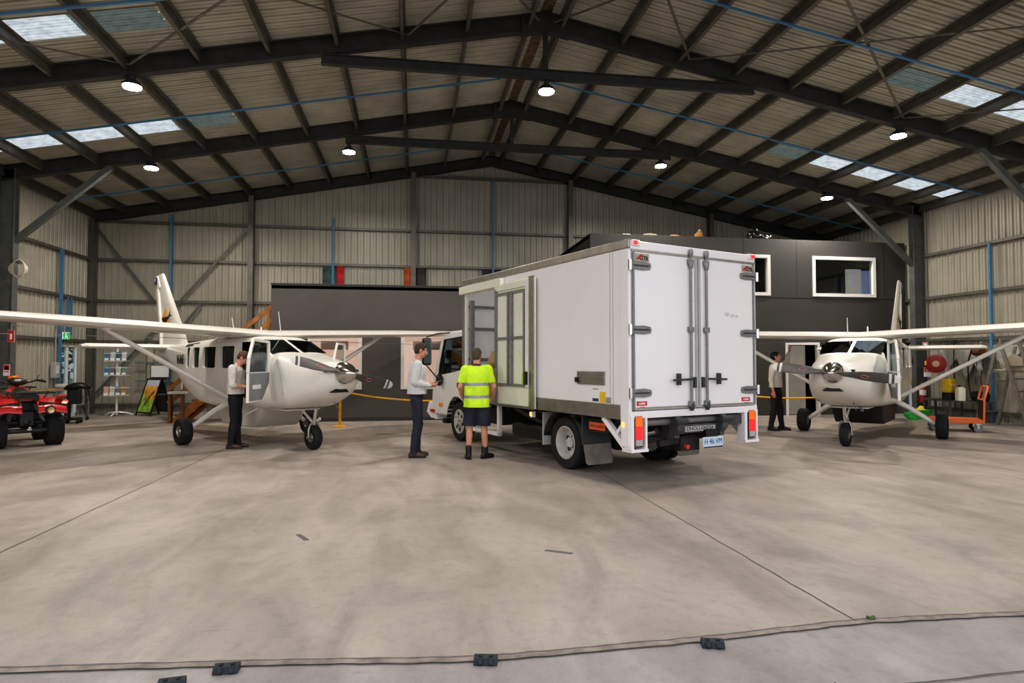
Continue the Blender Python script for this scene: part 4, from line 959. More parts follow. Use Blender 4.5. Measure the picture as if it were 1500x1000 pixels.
    # shoes
    for s in 'LR':
        f = V(J.get('toe' + s, (1, 0, 0))).normalized(); a = g['an' + s]; b = V((a.x, a.y, 0))
        mb = MB().caps(b - f * .055 + V((0, 0, .05)), .042, b + f * .06 + V((0, 0, .045)), .045).caps(b + f * .06 + V((0, 0, .045)), .045, b + f * .165 + V((0, 0, .032)), .032).caps(b - f * .035 + V((0, 0, .06)), .043, a + V((0, 0, st.get('boot', .0))) - f * .02, .05)
        sh = blob('shoe', mb, st['shoes'], P, .008, 4, .0, 7, [(V((0, 0, .004)), V((0, 0, -1)))])
        sl = f.cross(Z3) * .043
        MB().prism([b - f * .09 - sl * .8, b - f * .09 + sl * .8, b + f * .06 + sl * 1.1, b + f * .16 + sl * .85, b + f * .2 , b + f * .16 - sl * .85, b + f * .06 - sl * 1.1], (0, 0, .022)).build('shoe_sole', SHOEK, sh, 0, .004)
        if st['legs'] != 'long': MB().caps(a + V((-.01, 0, .1)), .05, a, .047).build('sock', SOCK, P, 60)
    return P
def base(dx=0.):
    return dict(pelvis=(0, 0, .96), chest=(.01, 0, 1.32), neck=(.0, 0, 1.5), head=(.035, 0, 1.675), shL=(.0, .185, 1.45), shR=(.0, -.185, 1.45),
                elL=(-.03, .25, 1.16), elR=(-.03, -.25, 1.16), wrL=(.05, .25, .92), wrR=(.05, -.25, .92),
                knL=(.02, .1, .52), knR=(.02, -.1, .52), anL=(-.02, .1, .085), anR=(-.02, -.1, .085), toeL=(1, .2, 0), toeR=(1, -.2, 0), curlL=40, curlR=40, hnL=(0, -1, 0), hnR=(0, 1, 0))
# man with a phone, in profile
J = base(); J.update(head=(.07, 0, 1.665), pitch=R(14), elL=(-.06, .24, 1.17), elR=(-.05, -.235, 1.17), wrL=(.2, .12, 1.13), wrR=(.215, -.1, 1.115), hdL=(.9, -.25, .05), hdR=(.9, .2, .1), hnL=(.1, -.6, .6), hnR=(.0, .5, .8), curlL=42, curlR=48,
                     anL=(.02, .09, .085), anR=(-.04, -.09, .085), knL=(.045, .1, .52), toeL=(1, .12, 0))
for k, v in list(J.items()):
    if hasattr(v, '__len__') and k[:2] not in ('hd', 'hn', 'to'): J[k] = (v[0] * 1.05, v[1] * 1.05, v[2] * 1.055 if v[2] > .1 else v[2])
person('man in pale grey long-sleeved shirt looking at a phone in front of the truck cab', (.06, 10.72, 0), R(4), J,
       dict(skin=mat('skin_ruddy', (204, 142, 120), .55, var=.06, scale=14), hair=HAIRB, shirt=SHIRTG, sleeve='long', legs='long', pants=NAVY, shoes=SHOEB, fat=1.13))
ph = thing('mobile_phone', 'dark mobile phone held by the man in the pale grey shirt', 'phone', (.06 + .36, 10.72 + .0, 1.235), R(4))
MB().bx(-.07, .07, -.035, .035, 0, .009).build('phone_body', BLACK, ph, 0, .003); MB().bx(-.064, .064, -.031, .031, .009, .0095).build('phone_screen', mat('phone_screen', (40, 48, 60), .1), ph, 0)
ph.rotation_euler = (0, R(-14), R(4))
# man working at the aircraft door
J = base(); J.update(head=(.125, 0, 1.64), pitch=R(42), chest=(.02, 0, 1.32), neck=(.025, 0, 1.495), elL=(.06, .25, 1.165), elR=(.02, -.25, 1.155), wrL=(.3, .17, 1.13), wrR=(.27, -.16, 1.12), hdL=(1, -.15, .0), hdR=(1, .15, .05), hnL=(0, -.6, -.8), hnR=(0, .6, -.8), curlL=40, curlR=38,
                     anL=(.02, .09, .085), anR=(-.04, -.08, .085), toeL=(1, .1, 0), toeR=(1, -.1, 0))
person('man in white short-sleeved shirt with head bowed at the open door of the left plane', (-3.2, 12.3, 0), R(-2), J,
       dict(skin=SKIN, hair=HAIRR, shirt=SHIRTW, sleeve='rolled', legs='long', pants=CHAR, shoes=SHOEB, fat=1.04))
# driver in hi-vis, back to the camera
J = base(); J.update(head=(.05, 0, 1.665), pitch=R(10), yaw=R(-14), elL=(-.02, .27, 1.17), elR=(.0, -.28, 1.17), wrL=(.16, .25, 1.0), wrR=(.17, -.25, .99), hdL=(.7, -.2, -.4), hdR=(.7, .2, -.4), hnL=(0, -1, 0), hnR=(0, 1, 0), knL=(.02, .115, .52), knR=(.0, -.12, .52), anL=(-.03, .13, .085), anR=(.05, -.14, .085), toeL=(1, .25, 0), toeR=(.8, -.75, 0))
person('driver in yellow hi-vis shirt and navy shorts seen from behind at the truck side door', (1.03, 10.36, 0), R(82), J,
       dict(skin=SKIN, hair=HAIRG, shirt=HIVIS, sleeve='short', legs='short', pants=NAVY, shoes=SHOEK, untucked=True, bands=[(1.185, 1.235), (.985, 1.035)], collar=SHOEK, boot=.1, fat=1.08))
# man reaching up to the right wing
J = base(); J.update(head=(.02, .0, 1.68), pitch=R(-16), yaw=R(12), elR=(-.03, -.26, 1.15), wrR=(.03, -.29, .9), hdR=(.15, 0, -1), hnR=(0, 1, 0), elL=(.13, .42, 1.56), wrL=(.14, .56, 1.8), hdL=(.1, .25, 1), hnL=(1, .2, .2), curlL=30, shL=(.01, .19, 1.47),
                     anL=(.09, .11, .085), anR=(-.06, -.15, .085), knL=(.06, .11, .52), knR=(-.0, -.13, .52))
person('man in white long-sleeved shirt reaching up to the wing beside the right plane', (8.28, 13.62, 0), R(-48), J,
       dict(skin=mat('skin_ruddy', (204, 142, 120), .55, var=.06, scale=14), hair=HAIRD, shirt=SHIRTW, sleeve='long', legs='long', pants=CHAR, shoes=SHOEK))
# ------------------------------------------------------------------ quad bike, x forward
Q = thing('quad_bike', 'red and black quad bike seen from behind under the left wing', 'quad bike', (-7.12, 13.16, 0), R(128))
def knob_wheel(c, r, w, nm):
    h = w / 2
    t = MB().lathe([(r * .55, -h * .8), (r * .75, -h), (r * .92, -h * .95), (r * .97, -h * .6), (r * .98, 0), (r * .97, h * .6), (r * .92, h * .95), (r * .75, h), (r * .55, h * .8)], c, (0, 1, 0), 32, True)
    for k in range(18):
        a = 2 * pi * k / 18
        for s in (-1, 1):
            a2 = a + (.1 if s > 0 else -.08); p = V(c) + V((cos(a2), 0, sin(a2))) * (r * .955); n = V((cos(a2), 0, sin(a2)))
            t.bar(p + V((0, s * h * .12, 0)), p + V((0, s * h * .8, 0)), r * .13, r * .11, n)
    t = t.build(nm, TYRE, Q, 40)
    MB().lathe([(.001, -h * .5), (r * .5, -h * .55), (r * .57, -h * .8), (r * .57, h * .8), (r * .5, h * .55), (.001, h * .5)], c, (0, 1, 0), 24).build('wheel_hub', DGREY, t, 40)
for s in (-1, 1): knob_wheel((0, s * .43, .29), .29, .27, 'rear_wheel'); knob_wheel((1.25, s * .43, .29), .29, .2, 'front_wheel')
def fender(x0, s, w0, w1):
    rings = []
    for k in range(11):
        t = R(15 + 150 * k / 10); cx, cz = x0 + .4 * cos(t), .42 + .3 * sin(t)
        yo = w1 if 2 < k < 8 else w1 - .06
        rings.append([V((cx, s * w0, cz)), V((cx, s * (w0 + yo) / 2, cz + .03)), V((cx, s * yo, cz - .02)), V((cx, s * yo, cz - .045)), V((cx, s * (w0 + yo) / 2, cz + .0)), V((cx, s * w0, cz - .03))])
    return MB().loft(rings)
for s in (-1, 1):
    fender(.0, s, .12, .62).build('rear_fender', RED, Q, 30); fender(1.22, s, .1, .58).build('front_fender', RED, Q, 30)
    MB().prism([(-.3, s * .14, .5), (-.3, s * .56, .44), (-.32, s * .56, .62), (-.32, s * .14, .68)], (.02, 0, 0)).build('mud_guard', BLACK, Q, 0)
    MB().bar((-.3, s * .45, .765), (.1, s * .6, .78), .12, .03).build('fender_flash', RED, Q, 0, .01)
MB().loft([[V((x, y * w, z + dz)) for y, dz in ((-1, -.08), (-1, 0), (-.6, .05), (.6, .05), (1, 0), (1, -.08))] for x, w, z in ((-.2, .16, .78), (.0, .17, .8), (.35, .15, .79), (.6, .13, .84), (.72, .1, .87))]).build('seat', BLACK, Q, 40)
MB().loft([[V((x, y * w, z + dz)) for y, dz in ((-1, -.16), (-1, 0), (-.5, .06), (.5, .06), (1, 0), (1, -.16))] for x, w, z in ((.66, .13, .8), (.8, .17, .86), (1.0, .17, .87), (1.2, .2, .82), (1.45, .22, .7), (1.55, .16, .6))]).build('body_cover', RED, Q, 40)
MB().bx(.1, 1.1, -.2, .2, .32, .66).bx(-.1, .35, -.12, .12, .22, .5).cyl((0, -.4, .29), (0, .4, .29), .04).cyl((1.25, -.4, .3), (1.25, .4, .3), .035).ell((0, 0, .29), (.12, .12, .11)).build('engine_frame', BLACK, Q, 30, .02)
for s in (-1, 1): MB().bar((.1, s * .15, .62), (-.02, s * .28, .3), .05, .05).build('shock_absorber', MGREY, Q, 0)
MB().cyl((-.4, -.3, .52), (.2, -.26, .5), .08, None, 20).build('exhaust_muffler', BLACK, Q, 40)
MB().lathe([(.03, -.02), (.055, -.02), (.062, .0), (.055, .02), (.03, .015)], (-.405, -.3, .52), (-1, 0, 0), 20).build('exhaust_tip', mat('brass_exhaust', (206, 176, 128), .3, .9), Q, 40)
rk = MB().tube([(-.42, -.36, .84), (-.42, .36, .84), (.15, .34, .84), (.15, -.34, .84)], .014, 8, True)
for y in (-.24, -.12, 0, .12, .24): rk.tube([(-.42, y, .84), (.15, y, .84)], .009, 6)
for s in (-1, 1): rk.tube([(-.05, s * .32, .84), (-.05, s * .22, .66)], .011, 6)
rk.build('rear_rack', BLACK, Q, 60)
rk = MB().tube([(1.1, -.34, .9), (1.1, .34, .9), (1.6, .32, .9), (1.6, -.32, .9)], .014, 8, True)
for y in (-.2, 0, .2): rk.tube([(1.1, y, .9), (1.6, y, .9)], .009, 6)
for s in (-1, 1): rk.tube([(1.35, s * .3, .9), (1.35, s * .2, .7)], .011, 6)
rk.build('front_rack', BLACK, Q, 60)
hb = MB().tube([(.74, -.42, 1.02), (.82, -.3, 1.05), (.9, -.1, .98), (.9, .1, .98), (.82, .3, 1.05), (.74, .42, 1.02)], .015, 8).tube([(.9, 0, .98), (1.0, 0, .84)], .03, 8).build('handlebar', BLACK, Q, 60)
for s in (-1, 1):
    MB().cyl((.82, s * .3, 1.05), (.73, s * .43, 1.02), .021).build('grip', RUB, hb, 40); MB().bar((.9, s * .28, 1.05), (.88, s * .42, 1.06), .015, .02).build('brake_lever', DGREY, hb, 0)
    MB().tube([(.86, s * .3, 1.05), (.9, s * .34, 1.15)], .01, 6).build('lever_mount', BLACK, hb, 60)
MB().ell((.93, 0, 1.02), (.09, .17, .08)).build('instrument_pod', BLACK, hb, 60)
MB().ell((.875, 0, 1.045), (.04, .07, .03)).build('instrument_face', LGREY, hb, 60)
MB().bx(-.41, -.4, .0, .18, .7, .74).build('tail_light', mat('dark_red_lens', (110, 14, 16), .3), Q, 0, .006)
MB().tube([(-.1, -.5, .34), (-.16, -.62, .34)], .03, 8).build('foot_peg', BLACK, Q, 60)
for ch in Q.children:
    if 'wheel' not in ch.name: ch.location.z = .16
MB().cyl((0, -.42, .29), (0, .42, .29), .045).cyl((1.25, -.42, .29), (1.25, .42, .29), .04).bar((0, 0, .29), (.5, 0, .5), .1, .08).bar((1.25, 0, .29), (.8, 0, .5), .1, .06).build('axle', DGREY, Q, 40)
MB().bar((-.2, .0, .34), (-.34, .0, .34), .06, .03).ell((-.35, 0, .37), .028).build('tow_ball', CHROME, Q, 60)

# ------------------------------------------------------------------ left corner
t = thing('padded_trolley', 'black wheeled stand with saddle-shaped padded top next to the quad bike', 'trolley', (-8.5, 17.9, 0), R(10)); t.scale = (.82, .82, .9)
MB().loft([[V((x, w * cos(a), z + hh * sin(a))) for a in [2 * pi * k / 14 for k in range(14)]] for x, w, z, hh in ((-.36, .05, 1.0, .03), (-.28, .17, 1.02, .07), (-.1, .2, 1.06, .1), (.1, .2, 1.07, .1), (.25, .17, 1.03, .07), (.36, .05, 1.0, .03))]).build('padded_top', BLACK, t, 60)
for y in (-.16, .16): MB().bar((-.2, y, .97), (-.28, y, .1), .05, .06).build('leg', BLACK, t, 0); MB().bar((.24, y, .97), (.3, y, .62), .035, .035).build('brace', BLACK, t, 0)
MB().bx(-.22, .1, -.14, .14, .55, .96).build('equipment_case', BLACK, t, 0, .03); MB().bx(-.4, .1, -.2, .2, .1, .16).build('foot_plate', BLACK, t, 0, .02)
for y in (-.18, .18): MB().cyl((-.3, y - .02, .05), (-.3, y + .02, .05), .05).build('castor', RUB, t, 40); MB().cyl((.06, y - .02, .05), (.06, y + .02, .05), .05).build('castor', RUB, t, 40)
t = thing('workbench', 'long bench with timber top and grey steel legs on castors along the left wall', 'workbench', (-9.2, 18.35, 0), R(72)); t.scale = (.75, 1, 1)
MB().bx(-1.3, 1.0, -.35, .35, .82, .87).build('bench_top', mat('bench_timber', (168, 140, 104), .6, var=.15), t, 0, .008)
for x in (-1.2, .9):
    for y in (-.28, .28): MB().bar((x, y, .1), (x, y, .82), .07, .07).build('leg', GALV, t, 0); MB().cyl((x - .02, y, .05), (x + .02, y, .05), .05).build('castor', DGREY, t, 40)
MB().bx(-1.2, .9, -.3, -.24, .58, .64).build('rail', GALV, t, 0); MB().bx(-1.2, .9, .24, .3, .58, .64).build('rail', GALV, t, 0)
MB().bx(-1.1, -.2, -.25, .25, .2, .5).build('drawer_unit', DGREY, t, 0, .01)
def on_bench(x, y): a = R(72); return (-9.2 + x * cos(a) - y * sin(a), 18.35 + x * sin(a) + y * cos(a), .87)
t = thing('tool_bag', 'small pale grey bag on the timber workbench top', 'bag', on_bench(.1, 0), 0)
blob('bag_body', MB().ell((0, 0, .06), (.16, .1, .07)).ell((.08, .02, .09), (.08, .07, .06)), LGREY, t, .015, 4, .01, 12, [(V((0, 0, .004)), V((0, 0, -1)))]); MB().tube([(-.08, 0, .11), (-.02, 0, .2), (.06, 0, .12)], .008, 6).build('bag_handle', DGREY, t)
t = thing('plastic_tub', 'blue tub with yellow lid at the left edge behind the quad bike', 'tub', (-8.95, 15.1, 0), R(20))
MB().loft([[V((sx * w, sy * w * .8, z)) for sx, sy in ((-1, -1), (1, -1), (1, 1), (-1, 1))] for z, w in ((0, .26), (.62, .31))]).build('tub_body', mat('tub_blue', (20, 96, 190), .4), t, 0, .02)
MB().bx(-.33, .33, -.27, .27, .62, .72).build('tub_lid', YEL, t, 0, .02)
t = thing('strap_bundle', 'bundle of orange and yellow straps hanging under the red sign at the left column', 'strap', (XL + .7, 16.35, 1.1), 0); t.scale = (.6, .6, .6)
mb = MB()
for k in range(6): mb.ell((random.uniform(-.1, .1), random.uniform(-.12, .12), random.uniform(0, .2)), (.09, .1, .07))
blob('orange_straps', mb, ORANGE, t, .015, 3, .012, 12); MB().ell((.05, -.06, .21), (.07, .08, .05)).build('yellow_strap', YEL, t, 60); MB().tube([(-.05, 0, .2), (-.1, .0, .36)], .012, 6).build('hanging_loop', RED, t)
t = thing('rope_coil', 'loops of pale rope hung on the left column above the wing', 'rope', (-9.17, 16.5, 3.75), 0)
mb = MB()
for k in range(4): mb.tube([(.05 * k - .05, -.02 * k, 0) + V() if False else V((.02 * k + .2 * cos(a) * (1 - .12 * k), -.03 * k, .16 * sin(a) * (1 + .1 * k))) for a in [2 * pi * j / 18 for j in range(18)]], .016, 6, True)
mb.build('rope_loops', mat('rope_pale', (186, 180, 166), .9), t, 60); MB().cyl((0, .12, .15), (0, -.1, .15), .02).build('rope_hook', STEEL, t)

def wall_sign(name, label, cat, loc, rz, w, h, parts):
    t = thing(name, label, cat, loc, rz); MB().bx(-w / 2, w / 2, -.006, 0, -h / 2, h / 2).build('sign_board', PAPER, t, 0)
    for nm, pts, m in parts: MB().prism([(x, -.007, z) for x, z in pts], (0, -.002, 0)).build(nm, m, t, 0)
    t.scale = (.68, 1, .82) if w == .2 else (1, 1, 1)
    return t
circ = lambda cx, cz, r, n=16: [(cx + r * cos(2 * pi * k / n), cz + r * sin(2 * pi * k / n)) for k in range(n)]
# exit sign: white running-man panel on green
t = thing('exit_sign', 'green and white illuminated exit sign above the glazed side door', 'sign', (-9.62, 19.48, 2.3), R(35)); t.scale = (.66, .66, .8)
MB().bx(-.2, .2, -.04, .04, -.13, .13).build('sign_case', WHITE, t, 0, .01)
GEX = mat('exit_green', (30, 160, 90), .4, emit=(30, 170, 90), estr=.3)
MB().bx(-.05, .19, -.045, -.04, -.12, .12).build('green_panel', GEX, t, 0); MB().bx(-.19, -.05, -.045, -.04, -.12, .12).build('white_panel', mat('exit_white', (235, 240, 238), .4, emit=(235, 245, 240), estr=.25), t, 0)
m = mat('exit_white', (235, 240, 238))
MB().prism([(-.16 + .05, -.0465, .02), (-.13, -.0465, -.02), (-.17, -.0465, -.06), (-.07, -.0465, -.06)], (0, -.001, 0)).build('arrow_mark', GEX, t, 0)
mb = MB()
for P_ in (circ(.06, .075, .022), [(.03, .05), (.07, .05), (.08, -.02), (.04, -.02)], [(.04, -.01), (.06, -.01), (.03, -.1), (.0, -.1)], [(.06, -.01), (.085, -.01), (.11, -.06), (.13, -.1), (.1, -.1), (.085, -.07)], [(.07, .05), (.07, .03), (.12, .0), (.12, .02)], [(.035, .05), (.035, .03), (-.01, .01), (-.01, .03)]):
    mb.prism([(x, -.0465, z) for x, z in P_], (0, -.001, 0))
mb.build('running_figure', m, t, 0)
MB().bx(-.02, .02, .0, .03, .13, .45).build('sign_bracket', GALV, t, 0)
t = wall_sign('fire_sign', 'white sign with red fire hydrant symbol low on the left column', 'sign', (-9.33, 16.45, 1.38), 0, .2, .32, [('red_panel', [(-.09, .0), (.09, .0), (.09, .15), (-.09, .15)], RED), ('white_arch', circ(0, .06, .055), PAPER), ('red_dot', circ(0, .05, .03), RED), ('text_bar', [(-.07, -.06), (.07, -.06), (.07, -.03), (-.07, -.03)], RED)])
t = wall_sign('extinguisher_sign', 'hanging red and white fire extinguisher sign below the left wing', 'sign', (-8.83, 15.7, 2.15), 0, .2, .32, [('red_border', [(-.095, -.155), (.095, -.155), (.095, .155), (-.095, .155)], RED), ('white_bar', [(-.03, -.1), (.03, -.1), (.03, .06), (-.03, .06)], mat('sign_white_mark', (235, 230, 228), .6))])
t.children[2].location = (0, -.003, 0)
MB().bar((-9.1 + .18, .2, .3), (-9.1 + .18, .2, .3001), .01, .01) if False else None
MB().tube([(0, .0, .16), (0, .0, .3), (-.16, .6, .3)], .012, 6).build('sign_arm', GALV, t)
t = thing('wall_switch_box', 'pale grey electrical box on the left wall beside the glazed door', 'electrical box', (XL + .16, 19.15, 1.35), R(90))
MB().bx(-.12, .12, -.06, .06, -.22, .22).build('box_case', LGREY, t, 0, .01); MB().bx(-.08, .08, -.07, -.06, -.1, .12).build('box_cover', WHITE, t, 0, .005); MB().tube([(0, 0, .22), (0, 0, 1.1)], .014, 6).build('conduit', LGREY, t)
# brochure stand
t = thing('brochure_stand', 'white revolving brochure stand with tiers of leaflets near the back corner', 'display stand', (-8.5, 20.1, 0), R(6))
MB().cyl((0, 0, .04), (0, 0, 1.95), .03).build('pole', WHITE, t, 40)
for k in range(3):
    a = 2 * pi * k / 3 + .5; MB().tube([(0, 0, .12), (.25 * cos(a), .25 * sin(a), .09), (.42 * cos(a), .42 * sin(a), .02)], .022, 8).build('foot', WHITE, t)
tiers = [(1.62, [(90, 130, 160), (200, 205, 210), (70, 100, 120), (210, 214, 205)]), (1.2, [(70, 130, 180), (110, 110, 130), (205, 210, 205), (120, 150, 130)]), (.62, [(226, 190, 160), (214, 214, 210), (120, 140, 150), (190, 140, 80)])]
for z, cols in tiers:
    fr = MB()
    for zz in (z - .02, z + .2): fr.tube([(.3, -.16, zz), (.3, .16, zz), (-.3, .16, zz), (-.3, -.16, zz)], .008, 6, True)
    fr.bx(-.3, .3, -.16, .16, z - .03, z - .02).build('rack_tier', WHITE, t)
    for i, c in enumerate(cols):
        x = -.24 + .15 * i; MB().prism([(x - .06, -.14, z - .02), (x + .06, -.14, z - .02), (x + .06, -.1, z + .24), (x - .06, -.1, z + .24)], (0, .02, 0)).build('leaflet_pile', mat('leaflet_%d_%d_%d' % c, c, .5, var=.3, scale=25), t, 0)
        MB().prism([(x - .05, -.145, z + .0), (x + .05, -.145, z + .0), (x + .05, -.14, z + .06), (x - .05, -.14, z + .06)], (0, .003, 0)).build('leaflet_title', PAPER, t, 0)
# sandwich board
t = thing('sandwich_board', 'black folding A-frame sign with orange and green map poster', 'sign', (-7.55, 20.3, 0), R(-36))
def tilt(u, v, s, off=0.): return V((u, -s * (.36 - .36 * v / 1.08) - s * off, v))
for s, m in ((1, PAPER), (-1, DGREY)):
    e = MB()
    for a, b in (((-.32, 0), (-.32, 1.08)), ((.32, 0), (.32, 1.08)), ((-.32, 1.06), (.32, 1.06)), ((-.32, .1), (.32, .1))): e.bar(tilt(a[0], a[1], s), tilt(b[0], b[1], s), .035, .035)
    e.build('frame', BLACK, t, 0)
    pn = MB().prism([tilt(-.3, .1, s), tilt(.3, .1, s), tilt(.3, 1.05, s), tilt(-.3, 1.05, s)], (0, .008, 0)).build('panel', m, t, 0)
    if s > 0:
        MB().prism([tilt(-.29, .12, s, .006), tilt(.29, .12, s, .006), tilt(.29, .42, s, .006), tilt(-.29, .6, s, .006)], (0, -.003, 0)).build('map_green', mat('map_green', (150, 190, 70), .6, var=.35, scale=7), pn, 0)
        MB().prism([tilt(-.29, .6, s, .006), tilt(.29, .42, s, .006), tilt(.29, .86, s, .006), tilt(-.29, .86, s, .006)], (0, -.003, 0)).build('map_orange', mat('map_orange', (232, 168, 62), .6, var=.3, scale=7), pn, 0)
        MB().prism([tilt(-.12, .3, s, .011), tilt(-.02, .34, s, .011), tilt(.22, .7, s, .011), tilt(.14, .72, s, .011), tilt(-.02, .55, s, .011)], (0, -.003, 0)).build('map_island', mat('map_brown', (140, 96, 40), .6, var=.4, scale=9), pn, 0)
        MB().prism([tilt(-.29, .86, s, .006), tilt(.29, .86, s, .006), tilt(.29, 1.03, s, .006), tilt(-.29, 1.03, s, .006)], (0, -.003, 0)).build('poster_head', mat('poster_grey', (200, 204, 214), .6), pn, 0)
MB().bar((-.32, -.14, .62), (-.32, .14, .62), .02, .03).bar((.32, -.14, .62), (.32, .14, .62), .02, .03).build('stay', GALV, t, 0)
# rack on the wall
t = thing('wall_rack', 'steel wall rack with blue arms on the back wall above the sandwich board', 'rack', (-8.0, YB - .14, 0), 0)
MB().bx(-.12, .04, -.1, 0, 1.0, 2.15).build('rack_post', mat('rack_khaki', (168, 160, 132), .6), t, 0); MB().bx(-.14, -.12, -.12, 0, .9, 2.2).bx(-.14, .2, -.14, 0, .62, .72).build('rack_edge', STEEL, t, 0)
for z in (1.55, .98): MB().bar((-.45, -.12, z), (.5, -.12, z), .05, .05).build('rack_arm', mat('rack_blue_grey', (96, 116, 128), .5), t, 0)
t = thing('clipboard', 'white notice sheet in dark frame hanging on the wall rack', 'notice', (-7.72, YB - .29, 1.28), 0)
MB().bx(-.28, .28, -.02, 0, -.2, .2).build('frame', DGREY, t, 0); MB().bx(-.255, .255, -.024, -.02, -.175, .175).build('sheet', PAPER, t, 0)
t = thing('white_pole', 'thin white pole leaning on the back wall behind the sandwich board', 'pole', (-7.1, YB - .25, 0), 0)
MB().cyl((0, 0, 0), (0, .0, 2.0), .022).build('shaft', WHITE, t, 40); MB().cyl((0, 0, 2.0), (0, 0, 2.04), .028).build('pole_cap', LGREY, t, 40)
# timber stairs up the side of the office block
t = thing('timber_staircase', 'orange timber staircase climbing to the dark office block behind the left plane', 'staircase', (0, 17.72, 0), 0)
for y in (0, .85):
    MB().prism([(-6.25, y - .02, 0), (-5.95, y - .02, 0), (-3.72, y - .02, 2.0), (-3.72, y - .02, 2.3)], (0, .04, 0)).build('stringer', WOOD, t, 0)
for i in range(11): MB().bx(-6.12 + .215 * i, -5.86 + .215 * i, 0, .85, .165 + .193 * i, .2 + .193 * i).build('tread', BROWN, t, 0)
for z in (0, -.36): MB().bar((-6.25, -.03, .86 + z), (-3.7, -.03, 3.06 + z), .045, .11).build('handrail', WOOD, t, 0)
for x, z in ((-6.2, 1.05), (-4.95, 2.1), (-3.8, 3.05)): MB().bx(x - .045, x + .045, -.05, .03, max(0, z - 1.1), z).build('newel_post', WOOD if x > -6 else BROWN, t, 0)
t = thing('white_timber', 'short white board laid across the foot of the timber stairs', 'board', (-5.98, 17.74, .82), R(4)); MB().bx(-.2, .22, -.14, .1, -.03, .03).build('board', CREAM, t, 0, .005); MB().bx(-.2, .22, -.15, -.14, -.025, .02).build('board_edge', LGREY, t, 0)
t.location.y = 17.55; t.location.z = .78; MB().bx(-.2, -.14, -.1, .06, -.75, -.03).bx(.1, .16, -.1, .06, -.75, -.03).build('trestle_leg', BROWN, t, 0)
# barrier posts and yellow rope
posts = [(-1.74, 15.94), (3.0, 16.1), (7.6, 15.95), (12.7, 15.6)]
for i, (x, y) in enumerate(posts):
    t = thing('barrier_post', ['yellow barrier post standing behind the left plane nose', 'yellow barrier post hidden behind the truck cab', 'yellow barrier post hidden behind the truck box', 'yellow barrier post behind the right plane'][i], 'barrier', (x, y, 0), 0, 'yellow barrier posts before the office')
    MB().cyl((0, 0, .02), (0, 0, .92), .035).build('post', YEL, t, 40); MB().lathe([(.16, 0), (.16, .02), (.05, .05), (.04, .07)], n=20).build('base', YEL, t, 40); MB().lathe([(.045, .88), (.045, .93), (.02, .95)], n=16).build('cap', YEL, t, 40)
for i, (a, b) in enumerate(zip(posts, posts[1:])):
    mid = (V((a[0], a[1], 0)) + V((b[0], b[1], 0))) / 2
    t = thing('barrier_rope', ['yellow rope sagging between posts in front of the pink windows', 'yellow rope hidden behind the truck box', 'yellow rope sagging behind the man reaching up to the wing'][i], 'rope', (a[0], a[1], .86), math.atan2(b[1] - a[1], b[0] - a[0]), 'yellow barrier ropes')
    L_ = math.hypot(b[0] - a[0], b[1] - a[1]); P_ = [(L_ * k / 24, 0, -.26 * (1 - (2 * k / 24 - 1) ** 2)) for k in range(25)]
    MB().tube(P_, .022, 7).build('rope', YEL, t, 60)
    for xx in (0, L_): MB().lathe([(.03, -.012), (.045, 0), (.03, .012)], (xx, 0, 0), (1, 0, 0), 10).build('hook', GALV, t, 40)
# banners on the back wall
def banner(x0, x1, c, lab):
    t = thing('hanging_banner', lab, 'banner', ((x0 + x1) / 2, YB - .2, 3.5)); w = (x1 - x0) / 2
    mb = MB(); A = []; B_ = []
    for k in range(13):
        x = -w + 2 * w * k / 12; d = .012 * sin(k * 1.7); A.append(mb.bm.verts.new((x, d, 0))); B_.append(mb.bm.verts.new((x, d * .3, 1.2)))
    for k in range(12): mb.face([A[k], A[k + 1], B_[k + 1], B_[k]])
    o = mb.build('cloth', mat('banner_%d_%d_%d' % c, c, .75, var=.35, scale=4), t, 60); o.modifiers.new('s', 'SOLIDIFY').thickness = .006
    MB().cyl((-w, 0, 1.2), (w, 0, 1.2), .015).build('rod', GALV, t, 40)
banner(-2.9, -2.48, (66, 90, 88), 'teal printed banner on the back wall above the low dark office')
banner(-2.46, -2.24, (196, 34, 40), 'narrow red banner beside the teal banner on the back wall')
banner(-.3, 0, (200, 98, 52), 'orange banner on the back wall above the low dark office')
banner(.02, .42, (74, 64, 66), 'dark purple banner beside the orange banner')
banner(2.3, 2.95, (66, 58, 70), 'dark purple banner just above the truck box front corner')
# odds and ends stored on the office roof
def roofthing(nm, lab, cat, x, y, z=5.22): return thing(nm, lab, cat, (x, y, z - .02))
t = roofthing('small_box', 'small white box on the office roof edge above the truck', 'box', 6.2, 18.0); MB().bx(-.12, .12, -.1, .1, 0, .14).build('box_body', PAPER, t, 0, .005); MB().bx(-.125, .125, -.02, .02, .14, .143).build('lid_seam', LGREY, t, 0)
t = roofthing('serving_tray', 'flat pale tray on the office roof edge above the truck', 'tray', 6.85, 18.0); MB().lathe([(.001, 0), (.25, 0), (.34, .05), (.35, .06), (.24, .02), (.001, .02)], n=24).build('tray_dish', LGREY, t, 40); blob('folded_cloth', MB().ell((.1, 0, .1), (.26, .18, .1)), mat('dusty_cloth', (116, 112, 90), .9), t, .02, 4, .02, 8)
t = roofthing('orange_bundle', 'low orange brown bundle on the office roof edge', 'bundle', 7.75, 18.0); blob('bundle_body', MB().ell((0, 0, .08), (.24, .15, .1)), CARD, t, .02, 4, .02, 9); MB().tube([(.0, -.15, .08), (0, 0, .19), (0, .15, .08)], .01, 6).build('strap', DGREY, t)
